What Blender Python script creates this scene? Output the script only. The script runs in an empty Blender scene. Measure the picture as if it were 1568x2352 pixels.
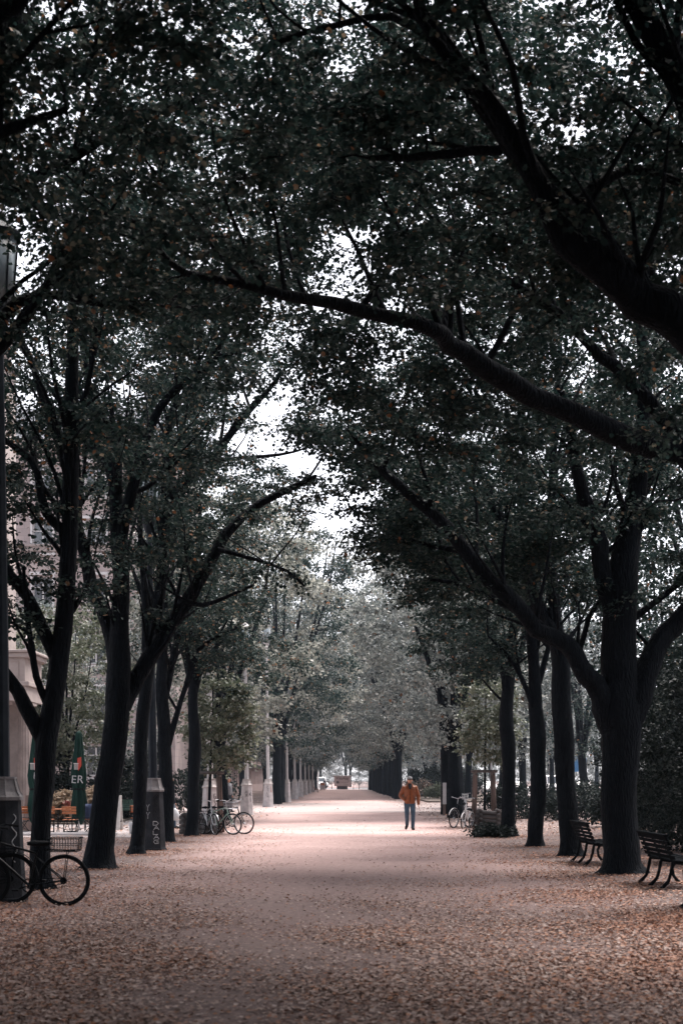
import bpy, math, random
import numpy as np
from math import pi, sin, cos, radians as R
from mathutils import Vector, Matrix

random.seed(7)
rng = np.random.default_rng(11)
SC = bpy.context.scene
COL = SC.collection
H = 1.66                 # camera height
K = 3266.0               # focal length in sketch units (photo laid out 1568 wide)

def W(x, y, D, dz=0.0):
    """sketch point at distance D -> world"""
    return np.array([(x - 784.0) * D / K, D, H - (y - 1790.8) * D / K + dz])

# ------------------------------------------------------------------ objects
def tag(o, label=None, cat=None, group=None, kind=None):
    if label: o['label'] = label
    if cat: o['category'] = cat
    if group: o['group'] = group
    if kind: o['kind'] = kind
    return o

def empty(name, loc=(0, 0, 0), rz=0.0, label=None, cat=None, group=None):
    o = bpy.data.objects.new(name, None)
    o.empty_display_size = 0.2
    COL.objects.link(o)
    o.location = loc
    o.rotation_euler = (0, 0, rz)
    return tag(o, label, cat, group)

def link_mesh(name, me, mat, parent=None):
    if mat is not None:
        me.materials.append(mat)
    o = bpy.data.objects.new(name, me)
    COL.objects.link(o)
    if parent is not None:
        o.parent = parent
    return o

def kids(o):
    return [c for c in bpy.data.objects if c.parent is o]

def copy_tree(o, parent=None):
    c = o.copy()
    COL.objects.link(c)
    c.parent = parent
    for ch in list(o.children):
        copy_tree(ch, c)
    return c

def mesh_np(name, V, F, mat, parent=None, smooth=False):
    """V (n,3) ; F (m,k) all faces k-gons"""
    V = np.ascontiguousarray(V, dtype=np.float32)
    F = np.ascontiguousarray(F, dtype=np.int32)
    m, k = F.shape
    me = bpy.data.meshes.new(name)
    me.vertices.add(len(V))
    me.vertices.foreach_set('co', V.ravel())
    me.loops.add(m * k)
    me.loops.foreach_set('vertex_index', F.ravel())
    me.polygons.add(m)
    me.polygons.foreach_set('loop_start', np.arange(0, m * k, k, dtype=np.int32))
    if smooth:
        me.polygons.foreach_set('use_smooth', np.ones(m, dtype=bool))
    me.update(calc_edges=True)
    return link_mesh(name, me, mat, parent)

class MB:
    """collects shapes into one mesh"""
    def __init__(self):
        self.v = []; self.f = []
    def add(self, vs, fs):
        n = len(self.v)
        self.v += [tuple(float(q) for q in p) for p in vs]
        self.f += [tuple(i + n for i in f) for f in fs]
        return self
    def box(self, x0, y0, z0, x1, y1, z1, bev=0.0):
        if x0 > x1: x0, x1 = x1, x0
        if y0 > y1: y0, y1 = y1, y0
        if z0 > z1: z0, z1 = z1, z0
        b = min(bev, (x1 - x0) * .45, (y1 - y0) * .45, (z1 - z0) * .45)
        if b <= 0:
            vs = [(x, y, z) for z in (z0, z1) for y in (y0, y1) for x in (x0, x1)]
            fs = [(0, 2, 3, 1), (4, 5, 7, 6), (0, 1, 5, 4), (2, 6, 7, 3), (0, 4, 6, 2), (1, 3, 7, 5)]
            return self.add(vs, fs)
        def ring(z, i):
            return [(x0 + i, y0 + b, z), (x0 + b, y0 + i, z), (x1 - b, y0 + i, z), (x1 - i, y0 + b, z),
                    (x1 - i, y1 - b, z), (x1 - b, y1 - i, z), (x0 + b, y1 - i, z), (x0 + i, y1 - b, z)]
        rs = [ring(z0, b), ring(z0 + b, 0), ring(z1 - b, 0), ring(z1, b)]
        # outer rings use real corners
        vs = [p for r in rs for p in r]
        fs = []
        for k in range(3):
            for j in range(8):
                a = k * 8 + j; c = k * 8 + (j + 1) % 8
                fs.append((a, c, c + 8, a + 8))
        fs.append(tuple(reversed(range(8)))); fs.append(tuple(range(24, 32)))
        return self.add(vs, fs)
    def tube(self, pts, rad, n=8, cap=True, flat=None):
        P = [Vector(p) for p in pts]
        if not hasattr(rad, '__len__'): rad = [rad] * len(P)
        vs = []; fs = []
        ref = None
        for i, p in enumerate(P):
            t = (P[min(i + 1, len(P) - 1)] - P[max(i - 1, 0)])
            if t.length < 1e-9: t = Vector((0, 0, 1))
            t.normalize()
            if ref is None:
                ref = Vector((0, 0, 1)) if abs(t.z) < .9 else Vector((1, 0, 0))
                u = t.cross(ref).normalized()
            else:
                u = (u - t * u.dot(t))
                if u.length < 1e-6: u = t.orthogonal()
                u.normalize()
            w = t.cross(u)
            r = rad[i]
            for j in range(n):
                a = 2 * pi * j / n
                ru, rw = (r, r) if flat is None else (r * flat[0], r * flat[1])
                vs.append(p + u * (ru * cos(a)) + w * (rw * sin(a)))
        for i in range(len(P) - 1):
            for j in range(n):
                a = i * n + j; b = i * n + (j + 1) % n
                fs.append((a, b, b + n, a + n))
        if cap:
            fs.append(tuple(reversed(range(n))))
            fs.append(tuple(range((len(P) - 1) * n, len(P) * n)))
        return self.add(vs, fs)
    def rings(self, rings, n=16, cap=True):
        """rings: (cx,cy,cz,rx,ry) horizontal ellipses"""
        vs = []; fs = []
        for (cx, cy, cz, rx, ry) in rings:
            for j in range(n):
                a = 2 * pi * j / n
                vs.append((cx + rx * cos(a), cy + ry * sin(a), cz))
        m = len(rings)
        for i in range(m - 1):
            for j in range(n):
                a = i * n + j; b = i * n + (j + 1) % n
                fs.append((a, b, b + n, a + n))
        if cap:
            fs.append(tuple(reversed(range(n)))); fs.append(tuple(range((m - 1) * n, m * n)))
        return self.add(vs, fs)
    def ball(self, c, r, n=10, m=7):
        if not hasattr(r, '__len__'): r = (r, r, r)
        vs = [(c[0], c[1], c[2] - r[2])]
        for i in range(1, m):
            a = -pi / 2 + pi * i / m
            for j in range(n):
                b = 2 * pi * j / n
                vs.append((c[0] + r[0] * cos(a) * cos(b), c[1] + r[1] * cos(a) * sin(b), c[2] + r[2] * sin(a)))
        vs.append((c[0], c[1], c[2] + r[2]))
        fs = []
        for j in range(n):
            fs.append((0, 1 + (j + 1) % n, 1 + j))
        for i in range(m - 2):
            for j in range(n):
                a = 1 + i * n + j; b = 1 + i * n + (j + 1) % n
                fs.append((a, b, b + n, a + n))
        t = len(vs) - 1
        for j in range(n):
            fs.append((t, 1 + (m - 2) * n + j, 1 + (m - 2) * n + (j + 1) % n))
        return self.add(vs, fs)
    def torus(self, c, Rr, r, n=36, k=8, axis='y', flat=1.0):
        vs = []; fs = []
        for i in range(n):
            a = 2 * pi * i / n
            for j in range(k):
                b = 2 * pi * j / k
                q = Rr + r * cos(b); d = r * flat * sin(b)
                if axis == 'y': vs.append((c[0] + q * cos(a), c[1] + d, c[2] + q * sin(a)))
                else: vs.append((c[0] + q * cos(a), c[1] + q * sin(a), c[2] + d))
        for i in range(n):
            for j in range(k):
                a = i * k + j; b = i * k + (j + 1) % k
                c2 = ((i + 1) % n) * k + (j + 1) % k; d = ((i + 1) % n) * k + j
                fs.append((a, b, c2, d))
        return self.add(vs, fs)
    def prism(self, poly, y0, y1, axis='y'):
        """poly in (x,z) extruded over y"""
        n = len(poly)
        vs = [(x, y0, z) for x, z in poly] + [(x, y1, z) for x, z in poly]
        if axis == 'x': vs = [(y0, x, z) for x, z in poly] + [(y1, x, z) for x, z in poly]
        fs = [tuple(range(n)), tuple(reversed(range(n, 2 * n)))]
        for j in range(n):
            k = (j + 1) % n
            fs.append((j, j + n, k + n, k))
        return self.add(vs, fs)
    def quad(self, a, b, c, d):
        return self.add([a, b, c, d], [(0, 1, 2, 3)])
    def build(self, name, mat, parent=None, smooth=False):
        me = bpy.data.meshes.new(name)
        me.from_pydata(self.v, [], self.f)
        if smooth:
            me.polygons.foreach_set('use_smooth', [True] * len(me.polygons))
        me.update()
        return link_mesh(name, me, mat, parent)

# ------------------------------------------------------------------ materials
def new_mat(name):
    m = bpy.data.materials.new(name)
    m.use_nodes = True
    nt = m.node_tree
    nt.nodes.clear()
    out = nt.nodes.new('ShaderNodeOutputMaterial')
    return m, nt, out

def node(nt, t, **kw):
    n = nt.nodes.new(t)
    for k, v in kw.items():
        setattr(n, k, v)
    return n

def ramp(nt, stops, interp='LINEAR'):
    r = nt.nodes.new('ShaderNodeValToRGB')
    cr = r.color_ramp
    cr.interpolation = interp
    while len(cr.elements) < len(stops): cr.elements.new(0.5)
    for e, (p, c) in zip(cr.elements, stops):
        e.position = p
        e.color = (c[0], c[1], c[2], 1)
    return r

def mat_surface(name, col, col2=None, rough=.7, scale=8.0, bump=.0, bscale=30.0, metal=0.0, spec=None, detail=6, stretch=None):
    """noise-mottled surface: the way most hard things are finished"""
    m, nt, out = new_mat(name)
    p = node(nt, 'ShaderNodeBsdfPrincipled')
    p.inputs['Roughness'].default_value = rough
    p.inputs['Metallic'].default_value = metal
    p.inputs['Specular IOR Level'].default_value = spec if spec is not None else (.4 if max(col) > .05 else .12)
    tc = node(nt, 'ShaderNodeTexCoord')
    mp = node(nt, 'ShaderNodeMapping')
    if stretch: mp.inputs['Scale'].default_value = stretch
    nt.links.new(tc.outputs['Object'], mp.inputs['Vector'])
    n = node(nt, 'ShaderNodeTexNoise')
    n.inputs['Scale'].default_value = scale
    n.inputs['Detail'].default_value = detail
    n.inputs['Roughness'].default_value = .62
    nt.links.new(mp.outputs[0], n.inputs['Vector'])
    if col2 is None: col2 = tuple(c * .72 for c in col)
    r = ramp(nt, [(.32, col2), (.66, col)])
    nt.links.new(n.outputs['Fac'], r.inputs['Fac'])
    nt.links.new(r.outputs['Color'], p.inputs['Base Color'])
    if bump:
        b = node(nt, 'ShaderNodeBump')
        b.inputs['Strength'].default_value = bump
        b.inputs['Distance'].default_value = .02
        n2 = node(nt, 'ShaderNodeTexNoise')
        n2.inputs['Scale'].default_value = bscale
        n2.inputs['Detail'].default_value = 5
        nt.links.new(mp.outputs[0], n2.inputs['Vector'])
        nt.links.new(n2.outputs['Fac'], b.inputs['Height'])
        nt.links.new(b.outputs[0], p.inputs['Normal'])
    nt.links.new(p.outputs[0], out.inputs['Surface'])
    return m

def mat_leaf(name, stops, trans=.35, rough=.42, spec=.35, vary=.0):
    m, nt, out = new_mat(name)
    g = node(nt, 'ShaderNodeNewGeometry')
    r = ramp(nt, stops, 'CONSTANT' if False else 'LINEAR')
    nt.links.new(g.outputs['Random Per Island'], r.inputs['Fac'])
    p = node(nt, 'ShaderNodeBsdfPrincipled')
    p.inputs['Roughness'].default_value = rough
    p.inputs['Specular IOR Level'].default_value = spec
    oi = node(nt, 'ShaderNodeObjectInfo')                 # every tree has its own tone
    tone = ramp(nt, [(0, (.62, .70, .72)), (.4, (.90, .95, .97)), (.75, (1.10, 1.10, 1.05)), (1, (1.30, 1.26, 1.14))])
    nt.links.new(oi.outputs['Random'], tone.inputs['Fac'])
    mu = node(nt, 'ShaderNodeMixRGB', blend_type='MULTIPLY'); mu.inputs[0].default_value = vary
    nt.links.new(r.outputs['Color'], mu.inputs[1]); nt.links.new(tone.outputs['Color'], mu.inputs[2])
    nt.links.new(mu.outputs[0], p.inputs['Base Color'])
    t = node(nt, 'ShaderNodeBsdfTranslucent')
    nt.links.new(mu.outputs[0], t.inputs['Color'])
    mx = node(nt, 'ShaderNodeMixShader')
    mx.inputs[0].default_value = trans
    nt.links.new(p.outputs[0], mx.inputs[1])
    nt.links.new(t.outputs[0], mx.inputs[2])
    nt.links.new(mx.outputs[0], out.inputs['Surface'])
    return m

def mat_bark():
    m, nt, out = new_mat('bark')
    p = node(nt, 'ShaderNodeBsdfPrincipled')
    p.inputs['Roughness'].default_value = .9
    p.inputs['Specular IOR Level'].default_value = .15
    tc = node(nt, 'ShaderNodeTexCoord')
    mp = node(nt, 'ShaderNodeMapping')
    mp.inputs['Scale'].default_value = (1, 1, .22)
    nt.links.new(tc.outputs['Object'], mp.inputs['Vector'])
    n = node(nt, 'ShaderNodeTexNoise'); n.inputs['Scale'].default_value = 16; n.inputs['Detail'].default_value = 7
    v = node(nt, 'ShaderNodeTexVoronoi'); v.inputs['Scale'].default_value = 22
    v.feature = 'DISTANCE_TO_EDGE'
    nt.links.new(mp.outputs[0], n.inputs['Vector']); nt.links.new(mp.outputs[0], v.inputs['Vector'])
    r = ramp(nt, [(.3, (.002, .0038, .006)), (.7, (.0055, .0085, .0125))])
    nt.links.new(n.outputs['Fac'], r.inputs['Fac'])
    nt.links.new(r.outputs['Color'], p.inputs['Base Color'])
    ad = node(nt, 'ShaderNodeMath', operation='MULTIPLY_ADD')
    ad.inputs[1].default_value = 1.3
    nt.links.new(v.outputs['Distance'], ad.inputs[0]); nt.links.new(n.outputs['Fac'], ad.inputs[2])
    b = node(nt, 'ShaderNodeBump'); b.inputs['Strength'].default_value = .9; b.inputs['Distance'].default_value = .035
    nt.links.new(ad.outputs[0], b.inputs['Height'])
    nt.links.new(b.outputs[0], p.inputs['Normal'])
    nt.links.new(p.outputs[0], out.inputs['Surface'])
    return m

def mat_ground():
    m, nt, out = new_mat('ground_gravel')
    p = node(nt, 'ShaderNodeBsdfPrincipled')
    p.inputs['Roughness'].default_value = .95
    p.inputs['Specular IOR Level'].default_value = .12
    tc = node(nt, 'ShaderNodeTexCoord')
    def noise(s, d=6, st=None):
        mp = node(nt, 'ShaderNodeMapping')
        if st: mp.inputs['Scale'].default_value = st
        nt.links.new(tc.outputs['Object'], mp.inputs['Vector'])
        n = node(nt, 'ShaderNodeTexNoise'); n.inputs['Scale'].default_value = s; n.inputs['Detail'].default_value = d
        n.inputs['Roughness'].default_value = .65
        nt.links.new(mp.outputs[0], n.inputs['Vector']); return n
    n1 = noise(.35, 5); n2 = noise(9, 7); n3 = noise(60, 4)
    c1 = ramp(nt, [(.35, (.41, .300, .283)), (.68, (.55, .415, .392))])
    nt.links.new(n1.outputs['Fac'], c1.inputs['Fac'])
    c2 = ramp(nt, [(.3, (.62, .60, .60)), (.7, (1.12, 1.08, 1.06))])
    nt.links.new(n2.outputs['Fac'], c2.inputs['Fac'])
    mu = node(nt, 'ShaderNodeMixRGB', blend_type='MULTIPLY'); mu.inputs[0].default_value = 1
    nt.links.new(c1.outputs['Color'], mu.inputs[1]); nt.links.new(c2.outputs['Color'], mu.inputs[2])
    # side strips under the trees: darker soil and crumbled leaves
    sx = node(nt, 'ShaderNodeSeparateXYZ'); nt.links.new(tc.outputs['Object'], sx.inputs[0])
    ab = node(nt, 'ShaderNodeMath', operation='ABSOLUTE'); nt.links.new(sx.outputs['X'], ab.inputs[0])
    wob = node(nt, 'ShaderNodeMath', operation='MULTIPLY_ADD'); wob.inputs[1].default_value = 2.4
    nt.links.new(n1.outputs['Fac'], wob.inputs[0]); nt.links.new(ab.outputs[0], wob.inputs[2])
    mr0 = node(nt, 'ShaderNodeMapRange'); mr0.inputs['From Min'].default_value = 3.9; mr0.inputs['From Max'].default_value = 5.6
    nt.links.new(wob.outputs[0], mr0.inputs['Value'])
    # near stretch: trodden leaf crumbs, with foreground shade painted in, thinning with distance
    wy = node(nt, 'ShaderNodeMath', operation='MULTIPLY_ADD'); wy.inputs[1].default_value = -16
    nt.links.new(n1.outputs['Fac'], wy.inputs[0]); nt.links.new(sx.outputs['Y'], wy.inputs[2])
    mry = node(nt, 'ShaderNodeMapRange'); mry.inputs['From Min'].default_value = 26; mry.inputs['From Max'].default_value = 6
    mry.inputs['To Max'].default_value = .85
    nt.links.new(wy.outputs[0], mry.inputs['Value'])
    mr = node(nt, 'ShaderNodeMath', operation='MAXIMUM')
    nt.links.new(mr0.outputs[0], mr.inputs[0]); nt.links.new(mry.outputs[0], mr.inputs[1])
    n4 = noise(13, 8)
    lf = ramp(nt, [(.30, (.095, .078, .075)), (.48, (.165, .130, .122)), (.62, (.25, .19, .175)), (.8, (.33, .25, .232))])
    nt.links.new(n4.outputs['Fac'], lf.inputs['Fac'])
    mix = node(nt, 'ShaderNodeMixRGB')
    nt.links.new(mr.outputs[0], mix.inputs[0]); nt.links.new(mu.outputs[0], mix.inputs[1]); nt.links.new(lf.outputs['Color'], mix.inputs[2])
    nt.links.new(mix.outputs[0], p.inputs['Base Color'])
    b = node(nt, 'ShaderNodeBump'); b.inputs['Strength'].default_value = .6; b.inputs['Distance'].default_value = .03
    ad = node(nt, 'ShaderNodeMath', operation='ADD')
    nt.links.new(n2.outputs['Fac'], ad.inputs[0]); nt.links.new(n3.outputs['Fac'], ad.inputs[1])
    nt.links.new(ad.outputs[0], b.inputs['Height']); nt.links.new(b.outputs[0], p.inputs['Normal'])
    nt.links.new(p.outputs[0], out.inputs['Surface'])
    return m

def mat_glass(name, col=(.05, .06, .07)):
    m, nt, out = new_mat(name)
    p = node(nt, 'ShaderNodeBsdfPrincipled')
    p.inputs['Base Color'].default_value = (*col, 1)
    p.inputs['Roughness'].default_value = .08
    p.inputs['Specular IOR Level'].default_value = .8
    nt.links.new(p.outputs[0], out.inputs['Surface'])
    return m

def mat_brick(name, c1, c2, cm, sx=1.2, bw=.6, rh=.3):
    m, nt, out = new_mat(name)
    p = node(nt, 'ShaderNodeBsdfPrincipled'); p.inputs['Roughness'].default_value = .8
    tc = node(nt, 'ShaderNodeTexCoord')
    mp = node(nt, 'ShaderNodeMapping'); mp.inputs['Rotation'].default_value = (pi / 2, 0, 0)
    nt.links.new(tc.outputs['Object'], mp.inputs['Vector'])
    br = node(nt, 'ShaderNodeTexBrick')
    br.inputs['Scale'].default_value = sx
    br.inputs['Color1'].default_value = (*c1, 1); br.inputs['Color2'].default_value = (*c2, 1); br.inputs['Mortar'].default_value = (*cm, 1)
    br.inputs['Mortar Size'].default_value = .012; br.inputs['Brick Width'].default_value = bw; br.inputs['Row Height'].default_value = rh
    nt.links.new(mp.outputs[0], br.inputs['Vector'])
    n = node(nt, 'ShaderNodeTexNoise'); n.inputs['Scale'].default_value = .9; n.inputs['Detail'].default_value = 8
    nt.links.new(tc.outputs['Object'], n.inputs['Vector'])
    r = ramp(nt, [(.3, (.68, .68, .7)), (.7, (1.05, 1.03, 1.02))]); nt.links.new(n.outputs['Fac'], r.inputs['Fac'])
    mu = node(nt, 'ShaderNodeMixRGB', blend_type='MULTIPLY'); mu.inputs[0].default_value = 1
    nt.links.new(br.outputs['Color'], mu.inputs[1]); nt.links.new(r.outputs['Color'], mu.inputs[2])
    nt.links.new(mu.outputs[0], p.inputs['Base Color'])
    nt.links.new(p.outputs[0], out.inputs['Surface'])
    return m

G0, G1, G2, G3 = (.011, .025, .025), (.021, .040, .036), (.034, .056, .047), (.07, .086, .075)
OR1, OR2, YE = (.19, .075, .03), (.24, .125, .07), (.24, .22, .165)
M = {}
M['bark'] = mat_bark()
M['leaf'] = mat_leaf('linden_leaf', [(0, G0), (.45, G1), (.80, G2), (.965, G3), (.985, YE), (.995, OR2), (1, OR1)], .3, .6, .12)
M['leaf_turning'] = mat_leaf('turning_leaf', [(0, G0), (.40, G1), (.74, G2), (.935, G3), (.97, YE), (.99, OR2), (1, OR1)], .3, .6, .12)
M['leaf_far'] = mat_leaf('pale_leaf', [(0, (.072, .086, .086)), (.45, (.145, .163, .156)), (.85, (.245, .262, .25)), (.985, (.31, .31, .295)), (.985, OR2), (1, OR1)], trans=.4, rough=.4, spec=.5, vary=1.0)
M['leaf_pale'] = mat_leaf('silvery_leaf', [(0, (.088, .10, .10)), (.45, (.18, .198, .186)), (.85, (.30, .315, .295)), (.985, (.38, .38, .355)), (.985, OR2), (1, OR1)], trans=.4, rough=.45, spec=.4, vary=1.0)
M['leaf_young'] = mat_leaf('young_leaf', [(0, (.06, .075, .05)), (.5, (.10, .12, .08)), (1, (.19, .20, .15))], trans=.35)
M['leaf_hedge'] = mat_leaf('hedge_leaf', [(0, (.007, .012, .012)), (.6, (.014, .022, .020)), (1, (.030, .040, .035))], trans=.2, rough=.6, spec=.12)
M['leaf_brown'] = mat_leaf('withering_leaf', [(0, (.05, .05, .045)), (.4, (.09, .085, .075)), (.7, (.16, .12, .10)), (1, (.26, .16, .11))], trans=.3)
M['fallen_russet'] = mat_leaf('russet_fallen_leaf', [(0, (.09, .05, .037)), (.25, (.22, .108, .072)), (.6, (.38, .185, .118)), (.88, (.46, .28, .205)), (1, (.34, .13, .055))], trans=.1, rough=.6, spec=.25)
M['fallen'] = mat_leaf('fallen_leaf', [(0, (.15, .10, .086)), (.2, (.25, .167, .143)), (.5, (.35, .25, .212)), (.75, (.43, .33, .29)), (.91, (.50, .41, .375)), (.94, (.34, .16, .08)), (1, (.27, .115, .05))], trans=.1, rough=.6, spec=.25)
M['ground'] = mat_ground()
M['pave'] = mat_surface('grey_paving', (.33, .30, .30), (.22, .20, .20), .9, 3, .2, 40)
M['gap_pale'] = mat_surface('pale_gap_ground', (.34, .285, .27), (.27, .22, .21), .9, 1.2, .25, 60)
M['asphalt'] = mat_surface('asphalt', (.07, .07, .075), (.045, .045, .05), .9, 6, .3, 80)
M['white_pave'] = mat_surface('light_slab_paving', (.66, .62, .61), (.5, .47, .46), .85, 2, .1, 50)
M['soil'] = mat_surface('soil', (.10, .075, .06), (.05, .04, .035), .95, 10, .5, 40)
M['conc'] = mat_surface('cast_concrete', (.52, .49, .49), (.33, .315, .32), .85, 4, .35, 45)
M['conc_dark'] = mat_surface('shaded_concrete', (.036, .039, .045), (.014, .016, .020), .85, 5, .35, 45)  # concrete of the near pillars, with their shade put into the colour
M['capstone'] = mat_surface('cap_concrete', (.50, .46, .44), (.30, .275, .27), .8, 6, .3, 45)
M['cap_dark'] = mat_surface('shaded_cap_concrete', (.26, .245, .245), (.13, .125, .13), .8, 6, .3, 45)  # cap concrete darkened to stand for shade on the near pillars
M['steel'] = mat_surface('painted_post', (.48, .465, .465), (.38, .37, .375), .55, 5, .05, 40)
M['steel_dark'] = mat_surface('shaded_post', (.020, .027, .036), (.011, .015, .021), .5, 5, .05, 40)  # grey post paint with the shade of the near row painted in
M['lantern_glass'] = mat_surface('lantern_glass', (.30, .36, .39), (.22, .27, .30), .25, 3, 0, 10, spec=.6)
M['black'] = mat_surface('black_paint', (.010, .013, .016), (.006, .008, .010), .4, 12, 0, 10)
M['rubber'] = mat_surface('tyre_rubber', (.010, .012, .014), (.007, .008, .010), .8, 20)
M['chrome'] = mat_surface('worn_chrome', (.52, .53, .55), (.35, .36, .38), .3, 20, 0, 10, metal=.8)
M['white_paint'] = mat_surface('white_paint', (.72, .71, .71), (.6, .59, .59), .45, 8)
M['mint'] = mat_surface('mint_paint', (.30, .42, .36), (.22, .32, .28), .4, 8)
M['bench_wood'] = mat_surface('dark_bench_wood', (.007, .009, .011), (.004, .0055, .007), .95, 6, .25, 30, stretch=(.25, 1, 1), spec=.04)
M['iron'] = mat_surface('cast_iron', (.008, .011, .014), (.005, .007, .009), .9, 15, .2, 60)
M['bench_green'] = mat_surface('green_slats', (.10, .18, .14), (.06, .12, .09), .6, 6)
M['chair_wood'] = mat_surface('orange_slat_wood', (.42, .15, .06), (.27, .085, .032), .5, 7, .1, 30)
M['log'] = mat_surface('grey_log', (.12, .105, .10), (.045, .043, .045), .85, 5, .4, 25, stretch=(.3, 1, 1))
M['stake'] = mat_surface('stake_wood', (.15, .10, .085), (.07, .055, .05), .85, 5, .4, 25, stretch=(1, 1, .2))
M['stone'] = mat_surface('limestone', (.40, .345, .325), (.28, .235, .22), .85, 1.4, .25, 25)
M['stone_shade'] = mat_surface('column_stone', (.34, .285, .265), (.22, .185, .175), .85, 2, .25, 25)
M['facade'] = mat_brick('facade_tile', (.44, .365, .35), (.39, .33, .315), (.30, .26, .255), 1.0, .9, .45)
M['facade_far'] = mat_surface('rose_plaster', (.5, .38, .36), (.34, .25, .235), .85, .6, .1, 20)
M['frame_white'] = mat_surface('window_paint', (.62, .60, .60), (.5, .49, .49), .5, 6)
M['roof'] = mat_surface('zinc_roof', (.22, .23, .26), (.15, .16, .185), .5, 1.5)
M['glass'] = mat_glass('window_glass')
M['umbrella'] = mat_surface('green_canvas', (.012, .038, .031), (.005, .018, .015), .8, 6, .5, 14, stretch=(1, 1, .25))
M['red'] = mat_surface('red_print', (.46, .06, .035), (.35, .04, .025), .7, 10)
M['white_print'] = mat_surface('white_print', (.62, .60, .58), (.5, .48, .47), .7, 10)
M['ink'] = mat_surface('dark_spray_paint', (.02, .022, .026), (.012, .013, .016), .6, 10)
M['chalk'] = mat_surface('pale_spray_paint', (.46, .47, .48), (.33, .34, .36), .7, 10)
M['rust'] = mat_surface('orange_spray_paint', (.45, .15, .06), (.3, .09, .04), .7, 10)
M['skin'] = mat_surface('skin', (.44, .235, .16), (.37, .185, .125), .55, 12)
M['leather'] = mat_surface('tan_leather', (.23, .066, .016), (.12, .032, .008), .45, 7, .55, 16)
M['denim'] = mat_surface('blue_denim', (.055, .10, .15), (.02, .04, .065), .85, 5, .3, 22)
M['dark_cloth'] = mat_surface('dark_cloth', (.025, .027, .032), (.015, .016, .02), .85, 10, .2, 30)
M['cap_grey'] = mat_surface('grey_cap', (.11, .112, .12), (.06, .062, .068), .85, 14)
M['shoe'] = mat_surface('black_leather', (.022, .022, .024), (.014, .014, .015), .45, 10)
M['hair'] = mat_surface('grey_hair', (.14, .13, .125), (.08, .075, .07), .7, 30)
M['jacket_grey'] = mat_surface('grey_jacket', (.16, .16, .17), (.09, .09, .1), .8, 10)
M['bag'] = mat_surface('white_plastic_bag', (.58, .60, .62), (.42, .44, .46), .4, 6, .5, 15)
M['car_white'] = mat_surface('white_car_paint', (.80, .79, .79), (.74, .73, .73), .25, 2, 0, 10, spec=.6)
M['car_grey'] = mat_surface('silver_car_paint', (.30, .31, .33), (.25, .26, .28), .3, 2, 0, 10, metal=.4)
M['kiosk'] = mat_surface('kiosk_panel', (.47, .41, .41), (.40, .345, .345), .6, 2)
M['kiosk_dark'] = mat_surface('kiosk_plinth', (.10, .10, .11), (.07, .07, .08), .7, 4)
M['blue'] = mat_surface('blue_sign', (.03, .14, .29), (.02, .10, .22), .5, 3)
M['terracotta'] = mat_surface('terracotta', (.30, .12, .075), (.2, .08, .05), .8, 9)
M['heather'] = mat_leaf('heather', [(0, (.12, .02, .025)), (.6, (.22, .05, .05)), (1, (.10, .09, .05))], .2)
M['plume'] = mat_leaf('dry_grass', [(0, (.30, .22, .15)), (1, (.50, .40, .30))], .3)
M['navy'] = mat_surface('navy_cloth', (.025, .04, .085), (.015, .022, .05), .9, 7, .4, 12)

# ------------------------------------------------------------------ trees
def catmull(P, Rr, step=.35, wob=0.0):
    P = np.asarray(P, float); Rr = np.asarray(Rr, float)
    Q = np.vstack([2 * P[0] - P[1], P, 2 * P[-1] - P[-2]])
    out = []; ro = []
    for i in range(1, len(Q) - 2):
        p0, p1, p2, p3 = Q[i - 1], Q[i], Q[i + 1], Q[i + 2]
        n = max(2, int(np.linalg.norm(p2 - p1) / step))
        for k in range(n):
            t = k / n
            out.append(.5 * ((2 * p1) + (-p0 + p2) * t + (2 * p0 - 5 * p1 + 4 * p2 - p3) * t * t + (-p0 + 3 * p1 - 3 * p2 + p3) * t ** 3))
            ro.append(Rr[i - 1] * (1 - t) + Rr[i] * t)
    out.append(P[-1]); ro.append(Rr[-1])
    out = np.array(out); ro = np.array(ro)
    if wob > 0 and len(out) > 3:
        w = rng.normal(0, wob, out.shape); w[0] = 0
        w = (w + np.roll(w, 1, 0) + np.roll(w, -1, 0)) / 3
        w[0] = 0
        out = out + w * ro[:, None].clip(.03, .2) / .1
    return out, ro

def tubes_batch(P, Rr, sides):
    """P (n,k,3), Rr (n,k) -> V, F (quads)"""
    n, k, _ = P.shape
    T = np.empty_like(P)
    T[:, 1:-1] = P[:, 2:] - P[:, :-2]; T[:, 0] = P[:, 1] - P[:, 0]; T[:, -1] = P[:, -1] - P[:, -2]
    T /= np.linalg.norm(T, axis=2, keepdims=True) + 1e-9
    ref = np.where(np.abs(T[:, :1, 2:3]) < .9, np.array([0, 0, 1.]), np.array([1., 0, 0]))
    ref = np.broadcast_to(ref, T.shape)
    U = np.cross(T, ref); U /= np.linalg.norm(U, axis=2, keepdims=True) + 1e-9
    Wd = np.cross(T, U)
    a = 2 * pi * np.arange(sides) / sides
    V = P[:, :, None, :] + Rr[:, :, None, None] * (np.cos(a)[None, None, :, None] * U[:, :, None, :] + np.sin(a)[None, None, :, None] * Wd[:, :, None, :])
    V = V.reshape(-1, 3)
    b = np.arange(n)[:, None, None] * (k * sides); i = np.arange(k - 1)[None, :, None] * sides; j = np.arange(sides)[None, None, :]
    j2 = (j + 1) % sides
    F = np.stack([b + i + j, b + i + j2, b + i + sides + j2, b + i + sides + j], -1).reshape(-1, 4)
    return V, F

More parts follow.
